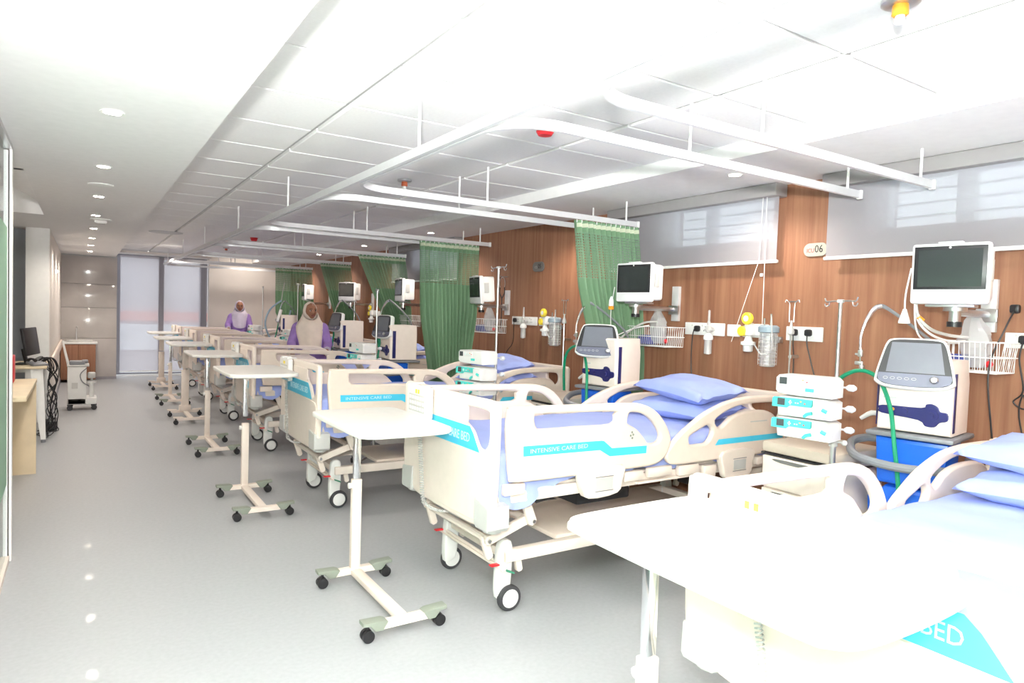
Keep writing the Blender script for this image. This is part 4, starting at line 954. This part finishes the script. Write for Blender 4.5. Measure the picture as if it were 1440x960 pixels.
ventilator(2.90, 8.36, radians(-92), radians(14), 'small ventilator just right of the cream-scarfed nurse')
ventilator(3.21, 12.58, radians(-95), radians(-12), 'farthest ventilator with pale blue breathing hoses, between the two nurses')
bh = thing('breathing_hoses', 'pale blue breathing hoses hanging in a V from the farthest ventilator arm', 'hose', (3.0, 12.6, 0))
for p in ([(.08, 0, 1.62), (-.12, 0, 1.45), (-.2, 0, 1.2), (-.12, 0, .95), (0, 0, .85)], [(.0, 0, .85), (.12, 0, 1.05), (.2, 0, 1.25), (.25, 0, 1.45)], [(.0, 0, .85), (.1, 0, .92), (.24, 0, 1.02), (.3, 0, 1.2)]):
    MB().tube(p, .016, 8, sm=6).build('hose', mat('pale_blue_hose', (.30, .42, .52), .4), bh)
MB().tube([(.08, 0, 1.62), (.1, 0, 1.8), (.13, 0, 1.95)], .008, 6).build('hanger_rod', steel, bh)

# ================================================================== CEILING FITTINGS
def downlight(x, y, z, lab, grp, big=False):
    root = thing('downlight', lab, 'light', (x, y, z), group=grp)
    MB().lathe([(.048, -.001), (.052, -.004), (.05, -.008), (.038, -.006)], n=20).build('rim', paint, root)
    MB().lathe([(.002, -.0065), (.036, -.0065)], n=20).build('lens', lamp_e, root)
ON = ['nearest', 'second', 'third', 'fourth', 'fifth', 'sixth', 'seventh', 'eighth', 'farthest']
for k in range(2, 11): downlight(.11, .64 + 1.45 * k, 2.36, '%s round downlight of the row above the walkway, counted from the camera' % ON[k - 2], 'downlights above the walkway')
for k, y in enumerate((2.79, 4.9, 7.11, 9.3, 11.5, 13.6)): downlight(3.42, y, 2.43, '%s round downlight beside the timber wall, counted from the camera' % (ON[:5] + ['farthest'])[k], 'downlights along the timber wall')
def detector(x, y, z, m, label, cone=False):
    root = thing('smoke_detector', label, 'detector', (x, y, z))
    MB().lathe([(.02, 0), (.055, 0), (.055, -.012), (.045, -.018)], n=24).build('base_ring', steel if cone else m, root)
    MB().lathe([(.045, -.012), (.048, -.03), (.036, -.048), (.01, -.05)] if not cone else [(.022, -.012), (.024, -.045), (.018, -.05)], n=24).build('sensor_head', m, root)
    if cone: MB().lathe([(.014, -.05), (.016, -.07), (.006, -.075)], n=14).build('tip', paint, root)
detector(2.06, 2.93, 2.511, red, 'bright red smoke detector on the ceiling right of centre')
detector(2.10, 1.12, 2.511, orange, 'orange sprinkler head at the top right edge of the picture', True)
detector(2.07, 4.79, 2.511, mat('orange_red', (.75, .18, .08), .4), 'small orange sprinkler head on a dark rose in the middle distance', True)
detector(2.13, 10.4, 2.511, red, 'small far red smoke detector above the distant curtain tracks')
detector(2.12, 12.6, 2.511, mat('orange_red', (.75, .18, .08), .4), 'tiny farthest orange sprinkler head', True)
d1 = thing('ceiling_speaker', 'shallow round white ceiling disc above the walkway', 'ceiling fitting', (.11, 5.80, 2.36)); MB().lathe([(.02, 0), (.085, 0), (.085, -.006), (.06, -.012)], n=28).build('disc', paint, d1)
d2 = thing('ceiling_sensor', 'small white ceiling box with a dark grille above the walkway', 'ceiling fitting', (.16, 8.25, 2.36)); MB().lathe([(.02, 0), (.10, 0), (.10, -.01), (.08, -.02)], n=20).box((0, 0, -.03), (.11, .11, .03), bev=.008).build('housing', paint, d2); MB().box((0, 0, -.047), (.08, .08, .004)).build('grille', lgrey, d2)
d3 = thing('ceiling_grille', 'flat round air grille in the far ceiling near the rail', 'ceiling fitting', (1.0, 10.7, 2.511)); MB().lathe([(.02, 0), (.22, 0), (.22, -.006), (.17, -.010)], n=28).build('disc', tbar_m, d3)
e1 = thing('exit_spotlight', 'small white end-wall spotlight box over the far window', 'light', (2.0, 14.3, 2.511)); MB().box((0, 0, -.03), (.16, .08, .05), bev=.008).build('housing', paint, e1)

# ================================================================== LEFT SIDE FURNITURE
ds = thing('reception_desk', 'pale maple desk with a solid end panel beside the glass door', 'desk', (-.32, 7.0, 0))
MB().bb((-.9, -1.3, .79), (.0, .02, .82), .002).build('desk_top', maple, ds)
MB().bb((-.9, -.012, 0), (-.005, .012, .79)).build('end_panel', maple, ds)
MB().bb((-.20, -1.25, .02), (-.18, -.012, .79)).build('front_panel', maple, ds)
rb = MB().box((0, 0, 0), (.12, .2, .22), bev=.01).build('red_box', red); rb.location = (-.52, 6.75, .931); rb['label'] = 'red box on the maple desk behind the door edge'; rb['category'] = 'box'
dk = thing('office_desk', 'white desk with a tapered leg carrying the computer screen', 'desk', (-.31, 8.6, 0))
MB().bb((-1.2, 0, .765), (0, .8, .79), .003).build('desk_top', maple, dk)
for yy, y2 in ((.06, -.10), (.7, .85)):
    rings = []
    for zz, w_ in ((.765, .055), (.45, .045), (.03, .022)):
        t = (.765 - zz) / .765; cy = yy + (y2 - yy) * t; cx = -.09 + .07 * t; rings.append([(cx - w_, cy - .02, zz), (cx + w_, cy - .02, zz), (cx + w_, cy + .02, zz), (cx - w_, cy + .02, zz)])
    lg_ = MB().loft(rings).build('leg', paint, dk); MB().cyl((rings[-1][0][0] + .022, y2, 0), (rings[-1][0][0] + .022, y2, .032), .022, 12).build('foot_pad', mgrey, lg_)
MB().bb((-1.1, .35, .70), (-.1, .38, .765)).build('cross_rail', paint, dk)
pc = thing('computer_screen', 'black computer screen seen from the side on the white desk', 'screen', (-.47, 8.95, .79), radians(78))
MB().box((0, 0, .25), (.46, .03, .30), (radians(-8), 0, 0), bev=.008).build('panel', black, pc)
MB().box((0, .03, .24), (.24, .03, .18), (radians(-8), 0, 0), bev=.01).build('rear_shell', black, pc)
MB().box((0, .05, .09), (.05, .03, .16), (radians(-12), 0, 0), bev=.005).build('stand', black, pc); MB().box((0, .04, .008), (.22, .18, .014), bev=.005).build('base', black, pc)
ph = thing('desk_phone', 'dark telephone beside the computer screen', 'phone', (-.40, 8.74, .79), radians(30)); MB().box((0, 0, .022), (.15, .16, .03), (radians(8), 0, 0), bev=.008).build('body', mgrey, ph); MB().tube([(-.05, -.07, .06), (-.05, 0, .075), (-.05, .07, .06)], [.018, .011, .018], 8, sm=3).build('handset', black, ph)
cb_ = thing('cable_tangle', 'tangle of black cables hanging off the white desk to the floor', 'cables', (-.29, 9.0, 0)); rnd = random.Random(9)
for k in range(11):
    x0 = rnd.uniform(-.12, .0); y0 = rnd.uniform(-.2, .2); p = [(x0 - .06, y0, .82), (x0 + .03, y0, .86), (x0 + .06 + rnd.uniform(0, .03), y0, .74)]
    for z in (.6, .45, .3, .15): p.append((.02 + rnd.uniform(-.05, .05), y0 + rnd.uniform(-.1, .1), z))
    p += [(rnd.uniform(-.1, .08), y0 + rnd.uniform(-.15, .15), .02), (rnd.uniform(-.2, .0), y0 + .1, .012)]
    MB().tube(p, .005, 5, sm=5).build('cable', black, cb_)
MB().box((-.02, .35, .06), (.16, .3, .1), bev=.01).build('power_strip', black, cb_)
# trolley machine
tr = thing('ecg_trolley', 'white wheeled medical machine by the left wall', 'medical machine', (-.01, 10.95, 0))
MB().bb((-.15, -.16, .08), (.07, .18, .60), .012).build('cabinet', paint, tr)
MB().bb((-.15, -.16, .08), (.19, .18, .17), .012).build('base_step', paint, tr)
MB().bb((-.155, -.17, .60), (.10, .19, .62), .004).build('top_shelf', lgrey, tr)
MB().box((-.04, 0, .645), (.18, .2, .05), bev=.012).box((.05, -.04, .66), (.08, .1, .05), bev=.015).build('instruments', mgrey, tr)
MB().cyl((.13, -.02, .17), (.13, -.02, .36), .028, 14).cyl((.13, -.02, .36), (.13, -.02, .39), .06, 16).build('canister', white, tr)
MB().box((.13, -.02, .47), (.10, .12, .08), bev=.02).cyl((.13, -.02, .38), (.13, -.02, .44), .015, 10).build('vaporiser', lgrey, tr)
MB().tube([(.07, -.165, .58), (.0, -.18, .50), (.02, -.18, .40), (.1, -.15, .33)], .006, 6, sm=5).build('hose', mgrey, tr)
MB().bb((-.10, -.162, .30), (-.03, -.1605, .38)).build('door_mark', lgrey, tr)
MB().tube([(-.14, .10, .60), (-.18, .12, .78), (-.21, .14, .94)], [.018, .015, .012], 8).build('handle_pole', paint, tr)
for sx, sy in ((-.12, -.13), (.16, -.13), (-.12, .15), (.16, .15)): MB().cyl((sx, sy - .014, .035), (sx, sy + .014, .035), .035, 14).cyl((sx, sy, .04), (sx, sy, .09), .012, 6).build('caster', black, tr)
# sink cabinet
sk = thing('sink_cabinet', 'wood-fronted sink cabinet with white top at the end of the walkway', 'sink', (-.05, 14.72, 0))
MB().bb((-.27, -.22, .05), (.27, .25, .70)).build('carcass', wood, sk)
for x0 in (-.265, .005): MB().bb((x0, -.238, .06), (x0 + .26, -.221, .695), .002).build('door', wood, sk)
MB().bb((-.275, -.25, .70), (.30, .27, .735), .01).build('counter', paint, sk)
rings = [[(.02 + r_ * 1.3 * cos(a), -.02 + r_ * .9 * sin(a), z) for a in [2 * pi * j / 24 for j in range(24)]] for r_, z in ((.14, .735), (.16, .765), (.15, .765), (.10, .742))]
MB().loft(rings).build('basin', paint, sk)
MB().tube([(-.03, .14, .735), (-.03, .14, .95), (-.03, .11, 1.0), (-.03, .05, .98), (-.03, .04, .95)], .011, 10, sm=4).box((-.03, .14, 1.0), (.03, .05, .02), bev=.005).build('tap', steel, sk)
hr_ = thing('wall_handrail', 'cream wall handrail along the left corridor wall', 'handrail', (-.31, 12.3, .72)); MB().bb((-.012, -2.2, -.07), (.02, 2.1, .07), .012).build('rail_board', cream, hr_)
MB().bb((-.02, -2.1, -.03), (-.012, 2.0, .03)).build('rail_fixing', steel, hr_)
sp = thing('corridor_spotlight', 'small lit wall spot on the left corridor wall', 'light', (-.322, 12.0, 1.92)); MB().sph((0, 0, 0), .022, 8).build('lens', lamp_e, sp)
# ================================================================== PEOPLE
def skinned(name, chains, m, parent, sub=1):   # chains: lists of (point, radius); shared points join
    vs = []; es = []; rs = []; idx = {}
    for ch in chains:
        prev = None
        for p, r_ in ch:
            k = tuple(round(c, 4) for c in p)
            if k not in idx: idx[k] = len(vs); vs.append(p); rs.append(r_ if hasattr(r_, '__len__') else (r_, r_))
            if prev is not None and prev != idx[k]: es.append((prev, idx[k]))
            prev = idx[k]
    me = bpy.data.meshes.new(name); me.from_pydata(vs, es, []); o = bpy.data.objects.new(name, me); COL.objects.link(o)
    md = o.modifiers.new('s', 'SKIN'); md.use_smooth_shade = True
    for i, v in enumerate(me.skin_vertices[0].data): v.radius = rs[i]; v.use_root = (i == 0)
    s = o.modifiers.new('u', 'SUBSURF'); s.levels = sub; s.render_levels = sub
    bake(o); o.data.materials.clear(); o.data.materials.append(m); finish(o.data, 80); o.parent = parent; return o
def person(x, y, rz, head_yaw, H, scarf, label, hands, chest_z, wide=1.0):
    root = thing('person', label, 'person', (x, y, 0), rz, 'nurses standing between the beds')
    k = H / 1.58
    Z = lambda v: v * k
    # legs, torso, neck, arms, hands: one skin surface
    ch = [[((0, 0, Z(.84)), (.13, .10)), ((0, .0, Z(1.0)), (.12, .09)), ((0, .0, Z(1.16)), (.13, .095)), ((0, .01, Z(1.27)), (.10, .075)), ((0, .01, Z(1.34)), .05), ((0, .0, Z(1.42)), .05)]]
    for s in (-1, 1):
        ch.append([((0, 0, Z(.84)), (.13, .10)), ((.08 * s, 0, Z(.78)), .085), ((.085 * s, -.01, Z(.45)), .055), ((.085 * s, .01, Z(.10)), .038), ((.085 * s, -.06, Z(.045)), .035), ((.088 * s, -.13, Z(.035)), .028)])
        hx, hy, hz = hands[0 if s < 0 else 1]; sh = Vector((.155 * s, .01, Z(1.255))); hd = Vector((hx, hy, hz))
        el = (sh + hd) / 2 + Vector((.035 * s, .05, -.05))
        w_ = hd + (el - hd).normalized() * .02
        ch.append([((0, .01, Z(1.27)), (.10, .075)), (tuple(sh), .055), (tuple(sh.lerp(el, .5)), .045), (tuple(el), .038), (tuple(el.lerp(w_, .6)), .03), (tuple(w_), .023), (tuple(hd + (hd - el).normalized() * .03), (.034, .018))])
        d = (hd - el); d.z = 0; d.normalize(); sd = Vector((-d.y, d.x, 0))
        base = hd + (hd - el).normalized() * .03
    body = skinned('body', ch, skin, root, 2)
    for s in (-1, 1):
        hx, hy, hz = hands[0 if s < 0 else 1]; hd = Vector((hx, hy, hz)); sh = Vector((.155 * s, .01, Z(1.255))); el = (sh + hd) / 2 + Vector((.035 * s, .05, -.05))
        d = (hd - el).normalized(); d = Vector((d.x, d.y, d.z * .3)).normalized(); sd = d.cross(Vector((0, 0, 1))).normalized(); base = hd + (hd - el).normalized() * .03
        g = MB()
        for q, ln in ((-1.5, .058), (-.5, .070), (.5, .066), (1.5, .052)):
            p0 = base + sd * .0135 * q + d * .015; g.tube([p0, p0 + d * ln * .5 + Vector((0, 0, .004)), p0 + d * ln * .85 - Vector((0, 0, .008)), p0 + d * ln - Vector((0, 0, .02))], [.009, .0085, .0075, .005], 6, sm=2)
        p0 = base - sd * .022 * s - d * .02; g.tube([p0, p0 - sd * .018 * s + d * .02, p0 - sd * .02 * s + d * .045 - Vector((0, 0, .01))], [.011, .010, .007], 6, sm=2)
        g.build('fingers', skin, body)
        # sleeve
        w_ = hd + (el - hd).normalized() * .03
        sl = MB().tube([sh + Vector((-.03 * s, 0, .01)), sh, sh.lerp(el, .5), el, el.lerp(w_, .55), w_], [.062, .066, .060, .056, .050, .046], 14, sm=5)
        sl.build('sleeve', lilac, root); MB().tube([w_ - (w_ - el).normalized() * .03, w_ + (w_ - el).normalized() * .004], [.046, .047], 14).build('cuff', hijab_l, root)
    # tunic
    rings = []
    for z, a, b in ((.30, .26, .20), (.50, .25, .19), (.75, .225, .165), (.90, .195, .150), (1.02, .175, .135), (1.15, .190, .135), (1.24, .185, .115), (1.29, .13, .085), (1.32, .07, .06)):
        rings.append([(a * cos(t) * (1 + .03 * sin(7 * t + z * 4)), b * sin(t) * (1 + .03 * sin(9 * t)) + .005, Z(z)) for t in [2 * pi * j / 36 for j in range(36)]])
    MB().loft(rings).build('tunic', lilac, root, ang=80)
    sh_ = MB()
    for s in (-1, 1): sh_.box((.087 * s, -.06, .03), (.08, .23, .055), bev=.02)
    sh_.build('shoes', black, root)
    tr_ = MB()
    for s in (-1, 1): tr_.tube([(.085 * s, 0, Z(.6)), (.085 * s, -.005, Z(.45)), (.086 * s, .005, Z(.09))], [.09, .08, .07], 14)
    tr_.build('trousers', mat('dark_violet_cloth', (.16, .08, .20), .9), root)
    # head
    hd_ = link('head', None, root); n = 28; vs = []; fs = []
    HW, HD, HH = .071, .092, .108; cz = Z(1.465)
    for i in range(n + 1):
        ph = pi * i / n
        for j in range(n):
            th = 2 * pi * j / n; X = sin(ph) * sin(th); Y = -sin(ph) * cos(th); ZZ = cos(ph)
            w_ = HW * (1 - .22 * max(0, -ZZ) ** 1.3); x_ = w_ * X; y_ = HD * Y * (1 - .10 * max(0, -ZZ)); z_ = HH * ZZ
            if Y < 0:
                g = lambda cx, cz_, sx, sz: math.exp(-((x_ - cx) / sx) ** 2 - ((z_ - cz_) / sz) ** 2)
                y_ -= .020 * g(0, -.022, .010, .020) + .006 * g(0, -.052, .020, .007) + .008 * g(0, -.088, .022, .016) + .004 * g(0, .03, .04, .015)
                y_ += .010 * (g(.028, .006, .015, .010) + g(-.028, .006, .015, .010)) + .004 * g(0, -.042, .02, .006)
            vs.append((x_, y_, z_))
    for i in range(n):
        for j in range(n): fs.append((i * n + j, i * n + (j + 1) % n, (i + 1) * n + (j + 1) % n, (i + 1) * n + j))
    R_ = Matrix.Translation((0, -.005, cz)) @ Matrix.Rotation(head_yaw, 4, 'Z')
    bpy.data.objects.remove(hd_)
    head = MB().add(vs, fs, R_).build('head', skin, root, ang=80)
    ey = MB()
    for s in (-1, 1): ey.sph((.028 * s, -.074, .006), .0115, 8, (1.25, .8, .6))
    ey.tf(R_).build('eyes', eye_w, head)
    ir = MB()
    for s in (-1, 1): ir.sph((.028 * s, -.0825, .006), .0062, 8, (1, .5, 1))
    for s in (-1, 1): ir.tube([(.013 * s, -.089, .024), (.030 * s, -.086, .029), (.046 * s, -.073, .023)], .0028, 5, sm=3)
    for s in (-1, 1): ir.tube([(.014 * s, -.083, .008), (.028 * s, -.0865, .0145), (.043 * s, -.078, .008)], .0018, 5, sm=3)
    ir.tf(R_).build('irises_and_brows', hair_m, head)
    MB().tube([(-.024, -.0845, -.053), (-.010, -.0945, -.050), (0, -.0955, -.052), (.010, -.0945, -.050), (.024, -.0845, -.053)], [.002, .0045, .0045, .0045, .002], 6, sm=3).tube([(-.020, -.086, -.057), (0, -.095, -.060), (.020, -.086, -.057)], [.002, .0045, .002], 6, sm=3).tf(R_).build('mouth', lip, head)
    er = MB()
    for s in (-1, 1): er.sph((.072 * s, .005, -.005), .026, 8, (.35, .6, 1))
    er.tf(R_).build('ears', skin, head)
    MB().sph((0, .008, .036), .076, 14, (.86, 1.0, .9)).tf(R_).build('hair', hair_m, head, ang=80)
    # scarf: hood with face opening, then drape over shoulders and chest
    hood = MB(); rings = []; m_ = 44
    for i in range(15):      # rings run from the face opening backwards over the head
        t = i / 14; ring = []
        for j in range(m_):
            a = 2 * pi * j / m_; ca, sa = cos(a), sin(a)
            # opening ellipse (oval, pointed top) -> head back
            ox = .056 * ca * (1 - .18 * max(0, sa)); oz = (.079 if sa > 0 else .094) * sa - .002; oy = -.070 + .040 * abs(ca) ** 1.5 + (.004 if sa < 0 else .010) * abs(sa)
            f_ = sin(min(1, t * 1.25) * pi / 2); sc = 1 if t < .8 else 1 - ((t - .8) / .2) ** 1.5 * .97
            bx = (.090 * ca) * sc; bz = (.116 * sa + (.0 if sa > 0 else -.01)) * sc + .004; by = .055 + .055 * max(0, (t - .8) / .2) ** .5 - .02
            wv = .002 * sin(9 * a + 6 * t)
            ring.append((ox + (bx - ox) * f_ + wv * ca, oy + (by - oy) * t ** 1.1, oz + (bz - oz) * f_ + wv * sa))
        rings.append(ring)
    hood.loft(rings, cap=False).tf(R_)
    hood.build('scarf_hood', scarf, root, ang=80)
    # thickness hem around the face
    MB().tube([R_ @ Vector(p) for p in rings[0]], .004, 5, closed=True).build('scarf_hem', scarf, root)
    dr_ = []; cw = Matrix.Rotation(head_yaw * .5, 4, 'Z')
    for z, a, b, yo in ((1.45, .090, .078, .0), (1.40, .108, .094, -.008), (1.36, .128, .104, -.010), (1.32, .155, .116, -.006), (1.275, .178 * wide, .128, 0), (1.21, .182 * wide, .138, -.005), (1.14, .172 * wide, .146, -.010), (1.06, .160 * wide, .150, -.012), (chest_z, .150 * wide, .150, -.014)):
        r2 = []
        for j in range(48):
            t = 2 * pi * j / 48; front = max(0, -sin(t))
            fold = 1 + .03 * sin(8 * t + 3 * z) * min(1, (1.46 - z) * 4)
            zz = z; 
            if z < 1.2: zz = z + (1.17 - z) * (1 - front ** .6) * .85   # hem is long in front, short at the arms and back
            if z > 1.3: fr = front ** .6; zz = z * (1 - fr) + fr * (1.305 + (z - 1.275) * .28)
            r2.append(cw @ Vector((a * cos(t) * fold, b * sin(t) * fold + yo, Z(zz))))
        dr_.append(r2)
    MB().loft(dr_, cap=False).build('scarf_drape', scarf, root, ang=80)
    return root
person(2.39, 8.33, radians(-16), radians(22), 1.58, hijab_c, 'woman in a cream head scarf and lilac tunic standing behind the fourth bed', ((-.20, -.24, .98), (.20, -.24, .98)), .97, 1.02)
person(2.70, 14.43, radians(-6), radians(2), 1.60, hijab_l, 'woman in a pale lilac head scarf standing by the end wall', ((-.22, -.28, 1.03), (.17, -.28, 1.03)), 1.03, .90)
